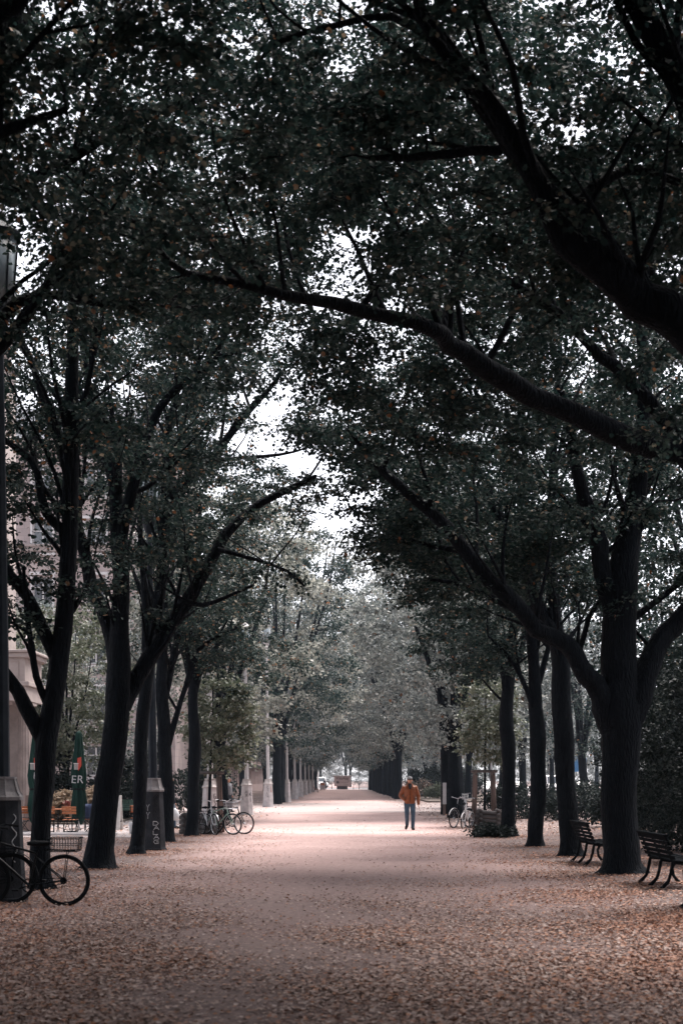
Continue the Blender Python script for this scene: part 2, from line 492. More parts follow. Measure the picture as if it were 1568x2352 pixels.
def bark_tubes(name, polys, parent, sides=14, rough=.06, knots=0):
    """trunk and limbs as one mesh, with an uneven bark outline"""
    V = []; F = []; off = 0
    for (P, Rr) in polys:
        s = sides if Rr[0] > .09 else 8
        v, f = tubes_batch(P[None], Rr[None], s)
        ctr = np.repeat(P, s, 0)
        d = v - ctr
        seed = rng.uniform(0, 50)
        ang = np.tile(np.arange(s), len(P)) * 2 * pi / s
        zz = np.repeat(np.arange(len(P)), s)
        wv = np.sin(ang * 3 + seed + zz * .22) * .6 + np.sin(ang * 5 + zz * .5 + seed * 2) * .35 + np.sin(ang + zz * .9 + seed) * .6
        if knots and Rr[0] > .15:
            for _ in range(knots):
                kz = rng.integers(1, max(2, len(P) - 1)); ka = rng.uniform(0, 2 * pi)
                wv += rng.uniform(2, 5) * np.exp(-((zz - kz) / 1.1) ** 2) * np.exp(-(np.angle(np.exp(1j * (ang - ka))) / .6) ** 2)
        if Rr[0] > .15 and P[0, 2] < 0:
            hz = np.repeat(P[:, 2], s); wv += 3.2 * np.exp(-(hz / .16).clip(0)) * np.sin(ang * 4 + seed)
        v = ctr + d * (1 + rough * wv + rng.normal(0, rough * .35, len(v)))[:, None]
        # close the far end
        V.append(v); F.append(f + off); off += len(v)
    return mesh_np(name, np.vstack(V), np.vstack(F), M['bark'], parent, True)

LEAF6 = np.array([(0, 0, 0), (.25, .43, .10), (.66, .40, .09), (1, 0, -.03), (.66, -.40, .09), (.25, -.43, .10)])
LEAF4 = np.array([(0, 0, 0), (.5, .42, .07), (1, 0, 0), (.5, -.42, .07)])

def leaves_mesh(name, C, direction, size, mat, parent, rich=True, tilt=.5, wood=None):
    """C (n,3) leaf bases, direction (n,3) pointing of the tips"""
    n = len(C)
    L = LEAF6 if rich else LEAF4
    d = direction + rng.normal(0, .45, (n, 3)); d /= np.linalg.norm(d, axis=1, keepdims=True) + 1e-9
    up = np.array([0, 0, 1.]) + rng.normal(0, tilt, (n, 3))
    s = np.cross(up, d); s /= np.linalg.norm(s, axis=1, keepdims=True) + 1e-9
    u = np.cross(d, s)
    V = C[:, None, :] + size[:, None, None] * (L[None, :, 0:1] * d[:, None, :] + L[None, :, 1:2] * s[:, None, :] + L[None, :, 2:3] * u[:, None, :])
    k = len(L)
    b = (np.arange(n) * k)[:, None]
    if rich:
        F = np.concatenate([b + np.array([[0, 1, 2, 3]]), b + np.array([[0, 3, 4, 5]])], 0)
    else:
        F = b + np.array([[0, 1, 2, 3]])
    V = V.reshape(-1, 3)
    if wood is None:
        return mesh_np(name, V, F, mat, parent)
    nw = len(wood[1])
    o = mesh_np(name, np.vstack([wood[0], V]), np.vstack([wood[1], F + len(wood[0])]), mat, parent)
    o.data.materials.append(M['bark'])
    mi = np.zeros(len(o.data.polygons), dtype=np.int32); mi[:nw] = 1
    o.data.polygons.foreach_set('material_index', mi)
    return o

# openings of the canopy through which the white sky is seen (rough holes between crowns)
GAPS = [(600, 935, 60, 85), (655, 850, 55, 35), (540, 1000, 40, 50), (745, 1215, 55, 85), (640, 1015, 60, 45), (945, 905, 50, 18), (500, 125, 34, 16), (905, 375, 26, 12), (110, 790, 40, 18), (230, 960, 60, 34)]
def in_gap(c, grow=1.0):
    x = 784 + c[:, 0] / c[:, 1].clip(.5) * K; y = 1790.8 - (c[:, 2] - H) / c[:, 1].clip(.5) * K
    g = np.zeros(len(c), bool)
    for (gx, gy, rx, ry) in GAPS:
        g |= ((x - gx) / (rx * grow)) ** 2 + ((y - gy) / (ry * grow)) ** 2 < 1
    return g

def grow(nodes, dirs, nrad, centers, start_r=.02):
    """connects every leaf-cluster centre to the nearest wood; returns curved branches (n,6,3),(n,6)"""
    nodes = list(map(tuple, nodes)); N = np.array(nodes); NR = np.array(nrad)
    order = np.argsort([np.min(np.linalg.norm(N - c, axis=1)) for c in centers])
    PB = []; RB = []
    for ci in order:
        c = centers[ci]
        v = c - N
        dist = np.linalg.norm(v, axis=1)
        pen = dist + 0.9 * np.clip(N[:, 2] - c[2] + .1, 0, None) + np.where(NR > .2, .6, 0)
        k = int(np.argmin(pen)); s = N[k]; L = dist[k]
        mid = (s + c) / 2 + np.array([0, 0, .16 * L]) + rng.normal(0, .09 * L, 3)
        t = np.linspace(0, 1, 7)[:, None]
        P = (1 - t) ** 2 * s + 2 * t * (1 - t) * mid + t * t * c
        P[1:-1] += rng.normal(0, .022 * L, (5, 3))
        r0 = min(NR[k] * .75, .009 + .011 * L)
        r1 = .005
        Rr = r0 + (r1 - r0) * t[:, 0]
        PB.append(P); RB.append(Rr)
        N = np.vstack([N, P[2:]]); NR = np.concatenate([NR, Rr[2:]])
    return np.array(PB), np.array(RB)

def foliage(centers, per, rad, size, spray_n=5, flat=.30):
    """leaf positions and directions: flat sprays round every centre; also the twigs that carry them"""
    nC = len(centers)
    S = nC * spray_n
    base = np.repeat(centers, spray_n, 0)
    a = rng.uniform(0, 2 * pi, S)
    el = rng.normal(.0, .30, S)
    L = rng.uniform(.55, 1.1, S) * rad
    d = np.stack([np.cos(a) * np.cos(el), np.sin(a) * np.cos(el), np.sin(el)], 1)
    m = max(1, int(per / spray_n))
    t = np.linspace(.12, 1, m)[None, :] + rng.uniform(-.06, .06, (S, m))
    lat = rng.normal(0, .15 * rad, (S, m, 3)); lat[..., 2] *= flat * 1.4
    P = base[:, None, :] + d[:, None, :] * (L[:, None] * t)[..., None] + lat
    P[..., 2] -= .22 * rad * t ** 2
    D = d[:, None, :] * .6 + lat * 2.2 + np.array([0, 0, -.35])
    tt = np.array([0, .5, 1.])
    TW = base[:, None, :] + d[:, None, :] * (L[:, None] * tt)[..., None]
    TW[..., 2] -= .22 * rad * tt ** 2
    TR = np.broadcast_to(np.array([.0055, .0042, .002]), TW.shape[:2])
    n = S * m
    sz = rng.uniform(.6, 1.3, n) * size
    return P.reshape(-1, 3), D.reshape(-1, 3), sz, TW, TR

def sample_crown(vols, n, zlo=None, gaps=True, shell=.5, top=None):
    """vols: (cx,cy,cz,rx,ry,rz,weight)"""
    w = np.array([v[6] for v in vols], float); w /= w.sum()
    out = []
    tries = 0
    while len(out) < n and tries < 60:
        tries += 1
        k = rng.choice(len(vols), n, p=w)
        vv = np.array([vols[i][:6] for i in k])
        u = rng.normal(size=(n, 3)); u /= np.linalg.norm(u, axis=1, keepdims=True)
        r = rng.uniform(0, 1, n) ** (1 / 3.); r = np.where(rng.uniform(size=n) < shell, .65 + .35 * r, r)
        c = vv[:, :3] + u * r[:, None] * vv[:, 3:6]
        ok = np.ones(n, bool)
        if zlo is not None: ok &= c[:, 2] > np.array([zlo(x, y) for x, y in c[:, :2]])
        if gaps: ok &= ~in_gap(c)
        out += list(c[ok])
    return np.array(out[:n])

def near_tree(label, D, limbs, vols, n, zlo, leafmat='leaf', per=130, rad=.75, size=.080, group=None, rich=True, back=1.5):
    """limbs: list of polylines [(x,y,r) or (x,y,r,dD)] drawn at distance D"""
    first = limbs[0][0]
    n = int(n * .85); per = int(per * 1.75); rad = rad * .9; size = size * .84
    GAPS[0] = (0, 645, 120, 150) if D < 19 else (600, 935, 60, 85)
    base = W(first[0], first[1], D); base[2] = 0
    root = empty('linden_tree', tuple(base), 0, label, 'tree', group or 'linden trees lining the path')
    polys = []; nodes = []; nr = []
    for li, lb in enumerate(limbs):
        P = []; Rr = []
        dd = 0; drift = 0 if li == 0 else rng.uniform(-.18, .18)
        for q in lb:
            d2 = q[3] if len(q) > 3 else (dd + drift * len(P))
            P.append(W(q[0], q[1], D + d2)); Rr.append(q[2])
        P = np.array(P); Rr = np.array(Rr)
        if li == 0: P[0, 2] = -.05
        C, r = catmull(P, Rr, .3, .014 if li == 0 else .05)
        if li == 0:
            z0 = C[0].copy(); ax = C[2] - C[0]; rr = r[min(4, len(r) - 1)]
            foot = np.array([z0 + ax * q for q in (-.12, .0, .06, .14, .26, .45)]); foot[:, 2] = (-.12, .0, .05, .12, .22, .38)
            kk = C[:, 2] > .5
            C, r = np.vstack([foot, C[kk]]), np.concatenate([rr * np.array([1.62, 1.50, 1.34, 1.2, 1.1, 1.03]), r[kk]])
        polys.append((C - base, r))
        keep = C[:, 2] > 2.6
        nodes += list(C[keep]); nr += list(r[keep])
    extra = []
    for li, (C, r) in enumerate(polys):
        m = len(C)
        L = np.linalg.norm(np.diff(C, axis=0), axis=1).sum()
        for q in range(int(L / .6)):
            k = rng.integers(int(m * (.45 if li == 0 else .25)), m)
            if C[k, 2] + base[2] < 3.4 or r[k] < .02 or r[k] > .25: continue
            tg = C[min(k + 1, m - 1)] - C[max(k - 1, 0)]; tg /= np.linalg.norm(tg) + 1e-9
            d = tg * .5 + np.array([rng.normal(0, .55), rng.normal(0, .5), rng.uniform(.25, .9)]); d /= np.linalg.norm(d)
            ln = rng.uniform(1.0, 3.0)
            p = [C[k]]
            for j in range(4):
                d = d + rng.normal(0, .16, 3) + np.array([0, 0, .10]); d /= np.linalg.norm(d)
                p.append(p[-1] + d * ln / 4)
            r0 = min(r[k] * .55, .045)
            c2, r2 = catmull(np.array(p), np.linspace(r0, .008, 5), .25, .01)
            extra.append((c2, r2)); nodes += list(c2 + base); nr += list(r2)
    polys += extra
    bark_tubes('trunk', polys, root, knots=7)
    nodes = np.array(nodes)
    cen = sample_crown([(v[0], v[1] + back, *v[2:]) for v in vols], n, zlo)
    # a few sprays straight on the limbs
    ends = []
    for C, r in polys:
        m = len(C)
        for f in ((.72, .84, .93, 1.0) if r[0] > .05 else (1.0,)):
            q = C[min(m - 1, int(f * m))] + base
            if q[2] > 3.6: ends.append(q + rng.normal(0, .22, 3))
    cen = np.vstack([cen, np.array(ends)])
    pb, rb = grow(nodes, None, nr, cen)
    V, F = tubes_batch(pb - base, rb, 6)
    LP, LD, sz, TW, TR = foliage(cen, per, rad, size)
    V2, F2 = tubes_batch(TW - base, TR, 3)
    leaves_mesh('crown', LP - base, LD, sz, M[leafmat], root, rich, tilt=.36, wood=(np.vstack([V, V2]), np.vstack([F, F2 + len(V)])))
    return root

def gen_tree(seed_h, crown, n, per, size, leafmat, trunk_r=.24, fork=3.2, rad=.85, nlimb=5, spread=.55, zmin=2.4, rich=False):
    """a free-standing generic linden at the origin"""
    root = empty('linden_tree')
    polys = []; nodes = []; nr = []
    lean = rng.normal(0, .08, 2)
    P = np.array([(0, 0, -.05), (lean[0] * .2, lean[1] * .2, fork * .5), (lean[0], lean[1], fork)])
    C, r = catmull(P, [trunk_r * 1.3, trunk_r, trunk_r * .95], .35, .01); polys.append((C, r))
    nodes += list(C[len(C) * 2 // 3:]); nr += list(r[len(C) * 2 // 3:])
    a0 = rng.uniform(0, 2 * pi)
    for k in range(nlimb):
        a = a0 + 2 * pi * k / nlimb + rng.normal(0, .25)
        out = crown[3] * spread * rng.uniform(.7, 1.15) if k else .4
        top = crown[2] + crown[5] * rng.uniform(.2, .75)
        P = np.array([C[-1] - (0, 0, .2), C[-1] + np.array([cos(a) * out * .35, sin(a) * out * .35, (top - fork) * .33]),
                      C[-1] + np.array([cos(a) * out * .8, sin(a) * out * .8, (top - fork) * .7]), C[-1] + np.array([cos(a) * out, sin(a) * out, top - fork])])
        c2, r2 = catmull(P, [trunk_r * .62, trunk_r * .45, trunk_r * .28, trunk_r * .1], .4, .03)
        polys.append((c2, r2)); nodes += list(c2); nr += list(r2)
    bark_tubes('trunk', polys, root, 10, knots=4)
    cen = sample_crown([(*crown, 1)], n, lambda x, y: zmin + rng.uniform(0, .5), gaps=False, shell=.6)
    pb, rb = grow(np.array(nodes), None, nr, cen)
    V, F = tubes_batch(pb, rb, 4)
    LP, LD, sz, TW, TR = foliage(cen, per, rad, size, 5, .4)
    leaves_mesh('crown', LP, LD, sz, M[leafmat], root, rich, tilt=.6, wood=(V, F))
    return root

GL = 'linden trees of the near left row'
GR = 'linden trees of the near right row'
# --- left row
near_tree('dark linden forking low into splayed limbs, behind the leaning bicycle', 21.5,
  [[(96, 2043, .20), (95, 1960, .155), (97, 1850, .145), (105, 1760, .155), (113, 1700, .165), (124, 1600, .15), (136, 1500, .15), (152, 1390, .13), (157, 1250, .125), (162, 1100, .12), (165, 950, .11), (165, 800, .09), (170, 650, .06), (175, 500, .03)],
   [(104, 1710, .12), (62, 1620, .11), (15, 1558, .10), (-40, 1490, .09), (-100, 1390, .06)],
   [(130, 1510, .11), (80, 1405, .095), (45, 1340, .085), (8, 1285, .075), (-45, 1200, .05)],
   [(110, 1620, .06), (84, 1555, .055), (74, 1490, .05), (62, 1411, .04), (55, 1300, .025)],
   [(158, 1240, .085), (150, 1221, .08), (107, 1171, .07), (85, 1086, .06), (55, 1041, .05), (0, 1005, .04), (-50, 960, .03)],
   [(162, 1090, .09), (150, 1056, .085), (120, 971, .075), (100, 911, .065), (75, 836, .05), (45, 771, .03)],
   [(152, 1420, .05), (180, 1380, .04), (200, 1350, .03), (215, 1290, .02)],
   [(163, 1000, .05), (200, 900, .045), (215, 820, .035), (225, 720, .02)]],
  [(-5.2, 21.5, 10.8, 3.6, 2.2, 3.8, 3), (-4.6, 21.5, 6.6, 2.2, 2.0, 1.6, .7)], 110, lambda x, y: 4.9, 'leaf_turning', per=110, group=GL, back=3.2)
near_tree('stout leaning linden with a curved fork, right of the low forking one', 26.5,
  [[(227, 1998, .40), (230, 1965, .29), (234, 1930, .26), (245, 1840, .245), (257, 1740, .235), (267, 1640, .225), (273, 1560, .215), (277, 1470, .185), (277, 1396, .165), (274, 1246, .14), (265, 1146, .12), (250, 1071, .1), (215, 1021, .08), (175, 971, .07), (135, 911, .05)],
   [(268, 1540, .15), (252, 1480, .145), (226, 1400, .135), (205, 1336, .13), (190, 1246, .11), (181, 1171, .10), (178, 1060, .085), (172, 960, .06)],
   [(272, 1130, .09), (268, 1060, .085), (255, 996, .07), (220, 946, .06), (200, 846, .045), (190, 740, .03)],
   [(276, 1290, .12), (290, 1196, .115), (320, 1071, .10), (340, 996, .09), (365, 936, .08), (400, 896, .07), (450, 856, .06), (500, 816, .05), (575, 801, .03)],
   [(270, 1640, .17), (288, 1592, .17), (312, 1556, .16), (348, 1512, .145), (400, 1430, .125), (450, 1350, .115), (500, 1256, .10), (530, 1216, .09), (600, 1156, .08), (675, 1116, .06), (725, 1092, .035)],
   [(500, 1262, .05), (545, 1275, .04), (585, 1285, .035), (660, 1310, .03), (700, 1345, .02)],
   [(430, 1380, .05), (470, 1390, .045), (520, 1370, .035), (580, 1345, .025)],
   [(302, 1130, .06), (340, 1120, .05), (380, 1080, .04), (440, 1040, .025)]],
  [(-3.6, 26.5, 11.8, 3.6, 2.2, 3.9, 3), (-2.6, 26.5, 7.3, 2.4, 1.8, 1.2, .8), (-1.6, 26.5, 15.2, 3.0, 2.2, 1.6, 1.0)], 140, lambda x, y: 5.2, 'leaf_turning', per=115, group=GL, back=3.2)
near_tree('slim linden standing right against the graffiti lamp pillar', 31.5,
  [[(316, 1966, .21), (318, 1930, .16), (321, 1850, .15), (325, 1740, .15), (330, 1640, .15), (338, 1560, .145), (346, 1500, .14), (365, 1371, .125), (375, 1246, .115), (381, 1146, .105), (386, 1056, .09), (395, 946, .07), (450, 881, .055), (500, 826, .03)],
   [(381, 1165, .10), (395, 1135, .10), (422, 1112, .10), (480, 1056, .09), (550, 971, .075), (620, 891, .05), (650, 850, .03)],
   [(336, 1540, .09), (331, 1400, .075), (325, 1250, .06), (315, 1100, .05), (300, 950, .035)],
   [(480, 1060, .05), (560, 1052, .045), (640, 1045, .035), (700, 1030, .02)]],
  [(-3.8, 31.5, 12, 3.0, 2.0, 4.3, 3), (-3.6, 31.5, 6.6, 1.7, 1.7, 1.3, .7)], 100, lambda x, y: 5.0, 'leaf_turning', per=115, group=GL, back=3.2)
near_tree('slender linden right behind the graffiti lamp pillar', 37.6,
  [[(385, 1940, .24), (382, 1880, .19), (379, 1750, .18), (376, 1680, .18), (373, 1600, .15), (374, 1500, .14), (378, 1350, .11), (385, 1200, .08), (392, 1000, .05)],
   [(374, 1640, .10), (390, 1570, .09), (400, 1505, .085), (422, 1420, .06), (470, 1350, .04)],
   [(385, 1720, .08), (402, 1660, .08), (417, 1608, .07), (434, 1550, .065), (450, 1497, .06), (500, 1462, .05), (540, 1446, .03)]],
  [(-4.4, 37.6, 11.5, 3.0, 2.8, 4.6, 3), (-3.6, 37.6, 5.6, 1.8, 1.8, 1.3, .9)], 110, lambda x, y: 4.0, 'leaf_turning', per=115, rad=.8, group=GL)
near_tree('knobbly dark linden just left of the staked sapling', 41.8,
  [[(440, 1922, .27), (442, 1890, .19), (443, 1800, .165), (447, 1720, .19), (443, 1640, .145), (446, 1560, .14), (450, 1450, .11), (455, 1300, .08), (460, 1120, .04)],
   [(446, 1600, .08), (470, 1530, .07), (500, 1480, .06), (545, 1440, .04)],
   [(444, 1590, .07), (425, 1520, .06), (405, 1450, .05), (380, 1380, .03)]],
  [(-4.2, 41.8, 11.3, 3.2, 3.0, 5.2, 3), (-3.2, 41.8, 5.6, 2.2, 2.2, 1.5, .9)], 120, lambda x, y: 4.1, 'leaf_turning', per=110, rad=.85, size=.1, group=GL)
# --- left trees whose trunks stand outside the frame
near_tree('linden outside the left edge whose crown fills the upper left corner', 15.5,
  [[(-240, 2140, .3), (-240, 1900, .25), (-220, 1500, .24), (-180, 1150, .2), (-120, 800, .16), (-60, 450, .11), (20, 100, .07), (100, -200, .04)],
   [(-200, 1200, .12), (-100, 950, .10), (-10, 745, .07), (60, 690, .055), (140, 680, .05), (240, 702, .045), (300, 705, .03)],
   [(-150, 980, .10), (-30, 830, .08), (40, 752, .06), (100, 680, .045), (160, 610, .03)],
   [(-60, 480, .08), (100, 400, .06), (230, 330, .045), (330, 250, .03)]],
  [(-2.9, 15.5, 9.2, 3.2, 2.6, 2.4, 2.5)], 190, lambda x, y: 7.3, 'leaf_turning', per=100, rad=.62, size=.070, group=GL)
near_tree('nearest left linden overhanging the top left corner with large leaves', 10.5,
  [[(-640, 2300, .3), (-640, 1700, .26), (-560, 1000, .22), (-400, 500, .15), (-200, 200, .09), (60, 0, .05)],
   [(-420, 560, .1), (-200, 380, .07), (0, 300, .045), (150, 250, .025)]],
  [(-1.9, 10.5, 6.9, 1.9, 1.8, 1.0, 1), (-3.0, 10.5, 6.2, 1.2, 1.5, 1.0, .5), (-3.2, 10.5, 11.2, 4.6, 4.4, 2.2, 5)], 300, lambda x, y: 5.7, 'leaf_turning', per=80, rad=.55, size=.066, group=GL)
# --- right row
near_tree('massive black linden trunk between the two benches', 25.1,
  [[(1424, 2009, .40), (1424, 1985, .34), (1424, 1940, .32), (1423, 1850, .31), (1422, 1750, .315), (1421, 1680, .34), (1423, 1620, .36), (1424, 1560, .32), (1424, 1450, .30), (1427, 1346, .29), (1435, 1270, .24), (1453, 1170, .19), (1470, 1050, .15), (1480, 900, .12), (1470, 750, .09), (1450, 600, .05)],
   [(1408, 1680, .22), (1388, 1622, .20), (1362, 1570, .18), (1330, 1522, .165), (1298, 1480, .16), (1236, 1444, .14), (1184, 1394, .135), (1134, 1330, .13), (1059, 1246, .12), (984, 1180, .10), (909, 1111, .085), (849, 1051, .06), (800, 985, .03)],
   [(1405, 1400, .16), (1390, 1330, .15), (1376, 1246, .14), (1352, 1171, .12), (1334, 1110, .10), (1312, 1000, .08), (1290, 900, .05)],
   [(1434, 1670, .22), (1474, 1548, .20), (1520, 1475, .18), (1568, 1421, .16), (1640, 1330, .1)],
   [(1440, 1430, .07), (1494, 1388, .06), (1568, 1331, .05), (1620, 1290, .03)],
   [(1322, 1520, .05), (1338, 1460, .05), (1350, 1420, .045), (1376, 1380, .04)],
   [(1200, 1410, .07), (1130, 1370, .06), (1060, 1340, .05), (985, 1330, .025)],
   [(1080, 1270, .06), (1010, 1260, .05), (940, 1240, .03)]],
  [(2.6, 25.1, 6.6, 1.9, 2.0, 1.5, 2.2), (4.6, 25.1, 9.6, 3.4, 3.0, 4.0, 3.0), (1.2, 25.1, 8.2, 1.1, 1.8, 1.2, .8), (6.3, 24.5, 6.5, 1.4, 1.6, 2.0, .8), (.1, 25.1, 8.0, 1.1, 1.2, 1.2, .5), (.95, 25.1, 6.7, .8, 1.4, 1.0, .4), (1.6, 25.1, 14.4, 3.0, 2.4, 1.8, 1.0), (.2, 25.1, 8.6, 1.0, 1.2, .9, .3)], 335, lambda x, y: 4.7 + (.9 if x < 1.2 else 0), per=130, group=GR)
near_tree('dark linden trunk behind the far bench, left of the massive one', 30.7,
  [[(1309, 1972, .31), (1307, 1935, .24), (1304, 1890, .22), (1300, 1800, .205), (1294, 1700, .215), (1290, 1600, .21), (1289, 1530, .20), (1280, 1480, .17), (1262, 1440, .15), (1234, 1392, .14), (1209, 1321, .125), (1174, 1236, .115), (1144, 1180, .105), (1109, 1096, .085), (1054, 1046, .07), (1019, 986, .05), (1000, 930, .03)],
   [(1288, 1520, .13), (1272, 1420, .12), (1266, 1300, .115), (1266, 1180, .11), (1270, 1050, .09), (1280, 880, .06), (1290, 700, .03)],
   [(1180, 1250, .06), (1120, 1200, .05), (1060, 1170, .04), (1000, 1165, .02)]],
  [(3.6, 30.7, 9.5, 3.0, 2.6, 3.6, 3), (2.6, 30.7, 7.0, 1.7, 1.8, 1.6, 1)], 170, lambda x, y: 4.9, per=120, group=GR)
near_tree('straight dark linden second from the massive trunk', 35.2,
  [[(1227, 1949, .27), (1229, 1915, .20), (1231, 1870, .185), (1233, 1780, .18), (1236, 1700, .205), (1228, 1620, .16), (1226, 1560, .15), (1222, 1450, .13), (1215, 1300, .11), (1205, 1100, .08), (1200, 900, .04)],
   [(1228, 1650, .07), (1200, 1560, .06), (1160, 1500, .05), (1120, 1460, .03)],
   [(1228, 1600, .08), (1250, 1520, .07), (1280, 1420, .05), (1300, 1300, .03)]],
  [(4.2, 35.2, 10.5, 3.0, 2.8, 4.6, 3), (4.2, 35.2, 5.4, 1.3, 1.5, 1.0, .7)], 125, lambda x, y: 4.2, per=115, rad=.8, group=GR)
near_tree('straight dark linden with ivy round its foot', 41.4,
  [[(1166, 1926, .26), (1167, 1890, .21), (1167, 1840, .20), (1168, 1780, .19), (1165, 1700, .205), (1163, 1620, .19), (1168, 1550, .17), (1176, 1450, .12), (1182, 1330, .09), (1190, 1150, .05)],
   [(1164, 1580, .11), (1150, 1530, .09), (1132, 1505, .07), (1115, 1480, .045), (1090, 1440, .03)],
   [(1172, 1560, .09), (1195, 1490, .08), (1210, 1400, .06), (1220, 1280, .03)]],
  [(4.4, 41.4, 11.2, 3.0, 3.0, 5.4, 3), (3.9, 41.4, 5.9, 1.6, 1.8, 1.4, .8)], 125, lambda x, y: 4.4, per=110, rad=.85, size=.1, group=GR)
near_tree('linden outside the right edge sending a long limb across the path', 18.5,
  [[(1649, 2085, .42), (1649, 1900, .33), (1648, 1500, .31), (1640, 1250, .30), (1645, 1000, .24), (1650, 700, .18), (1640, 400, .12), (1620, 100, .06)],
   [(1640, 1120, .2), (1568, 1043, .17, -0.00), (1434, 1001, .15, -0.28), (1309, 958, .135, -0.56), (1209, 918, .125, -0.84), (1109, 856, .12, -1.12), (1030, 785, .11, -1.40), (994, 758, .095, -1.68), (884, 728, .08, -1.96), (760, 690, .068, -2.24), (650, 672, .058, -2.52), (560, 650, .05, -2.80), (430, 632, .04, -3.08), (360, 565, .032, -3.36), (315, 510, .026, -3.64), (210, 482, .018, -3.92)],
   [(1024, 775, .06), (1012, 735, .055), (985, 680, .05), (962, 640, .04), (930, 590, .02)],
   [(1640, 1060, .11), (1568, 1000, .10), (1484, 918, .09), (1409, 844, .08), (1349, 790, .065), (1280, 720, .05), (1124, 615, .04), (1064, 577, .036), (1024, 540, .032), (984, 495, .03), (950, 458, .028)],
   [(1648, 900, .1), (1560, 760, .08), (1450, 560, .06), (1380, 400, .04)],
   [(1110, 850, .05), (1180, 700, .04), (1200, 600, .03), (1190, 480, .02)],
   [(700, 680, .03), (660, 560, .025), (640, 440, .02), (625, 330, .012)]],
  [(3.6, 18.5, 8.6, 2.6, 2.4, 2.2, 2.4), (1.2, 18.5, 9.2, 2.2, 2.2, 2.0, 2.0), (-1.4, 18.5, 8.7, 1.6, 2.0, 1.4, 1.0), (1.6, 18.5, 6.9, 1.5, 1.5, .7, .7), (4.0, 18.5, 5.9, .9, 1.2, .7, .35), (2.6, 19.5, 11.6, 3.4, 2.2, 1.8, 2.4), (-1.2, 20, 11.6, 2.2, 2, 1.6, 1.0), (5.0, 19.5, 12.2, 1.8, 2, 1.8, .7), (-.2, 18.5, 12.4, 1.8, 1.6, 1.1, .8), (.35, 18.5, 7.7, .9, 1.2, .65, .55)], 425, lambda x, y: 5.2 if x > 3 else 6.3, per=115, rad=.66, size=.075, group=GR, back=2.3)
near_tree('nearest right linden outside the frame with a heavy slanting limb', 12.8,
  [[(2034, 2220, .45), (2034, 1900, .36), (2040, 1600, .35), (2045, 1350, .35), (2030, 1050, .26), (1950, 800, .2), (1800, 560, .16), (1650, 360, .13), (1568, 215, .125), (1509, 100, .115), (1449, -10, .1), (1380, -150, .06)],
   [(2045, 1260, .28), (1850, 1010, .23), (1700, 875, .21), (1568, 762, .195), (1470, 690, .18), (1385, 610, .165), (1320, 540, .14), (1259, 452, .10), (1184, 312, .085), (1109, 210, .07), (1044, 150, .055), (999, 90, .045), (950, 20, .03)],
   [(1350, 575, .12), (1305, 500, .105), (1209, 385, .09), (1134, 290, .085), (1065, 190, .07), (1010, 90, .055), (965, 10, .04), (930, -60, .03)],
   [(1180, 350, .04), (1130, 200, .04), (1110, 100, .03), (1090, 10, .02)],
   [(1300, 480, .05), (1434, 392, .045, .4), (1560, 420, .04, .6)],
   [(1150, 345, .05, .2), (1034, 350, .045, .4), (930, 358, .035, .6), (850, 362, .025, .8)],
   [(1010, 110, .04), (900, 40, .035, .3), (780, 55, .03, .5), (640, 95, .025, .7), (590, 150, .018, .8)]],
  [(1.8, 12.8, 7.6, 2.0, 1.7, 1.1, 2), (0.2, 12.8, 8.3, 1.5, 1.5, .9, 1), (2.9, 12.8, 6.3, 1.1, 1.4, 1.4, 1.2), (3.6, 12.8, 7.6, 1.6, 1.6, 1.6, 1.2), (2.0, 14.4, 9.4, 1.9, 1.4, .9, 1.2), (3.0, 12.0, 12.0, 4.5, 4.0, 1.8, 6)], 400, lambda x, y: 4.9 if x > 2.2 else 6.5, per=95, rad=.58, size=.070, group=GR)

# --- generic lindens shared by the far rows and the background
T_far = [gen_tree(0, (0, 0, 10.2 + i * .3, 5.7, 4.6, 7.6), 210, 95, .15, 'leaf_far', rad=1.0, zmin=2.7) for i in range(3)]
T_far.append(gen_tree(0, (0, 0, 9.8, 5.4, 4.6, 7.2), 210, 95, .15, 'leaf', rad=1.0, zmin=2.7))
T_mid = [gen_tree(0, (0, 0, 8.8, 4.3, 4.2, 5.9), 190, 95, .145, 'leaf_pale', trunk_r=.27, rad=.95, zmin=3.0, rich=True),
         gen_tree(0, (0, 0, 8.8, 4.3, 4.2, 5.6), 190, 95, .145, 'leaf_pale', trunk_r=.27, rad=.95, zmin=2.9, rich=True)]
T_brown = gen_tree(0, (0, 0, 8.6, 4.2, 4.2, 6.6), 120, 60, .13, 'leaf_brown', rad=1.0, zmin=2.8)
used = set()
def place_tree(proto, X, Y, s=1.0, rz=None, label=None, group=None, name=None):
    if proto.name not in used:
        o = proto; used.add(proto.name)
    else:
        o = copy_tree(proto)
    o.location = (X, Y, 0)
    o.rotation_euler = (0, 0, rng.uniform(0, 2 * pi) if rz is None else rz)
    o.scale = (s, s, s * rng.uniform(.95, 1.06))
    tag(o, label, 'tree', group)
    return o

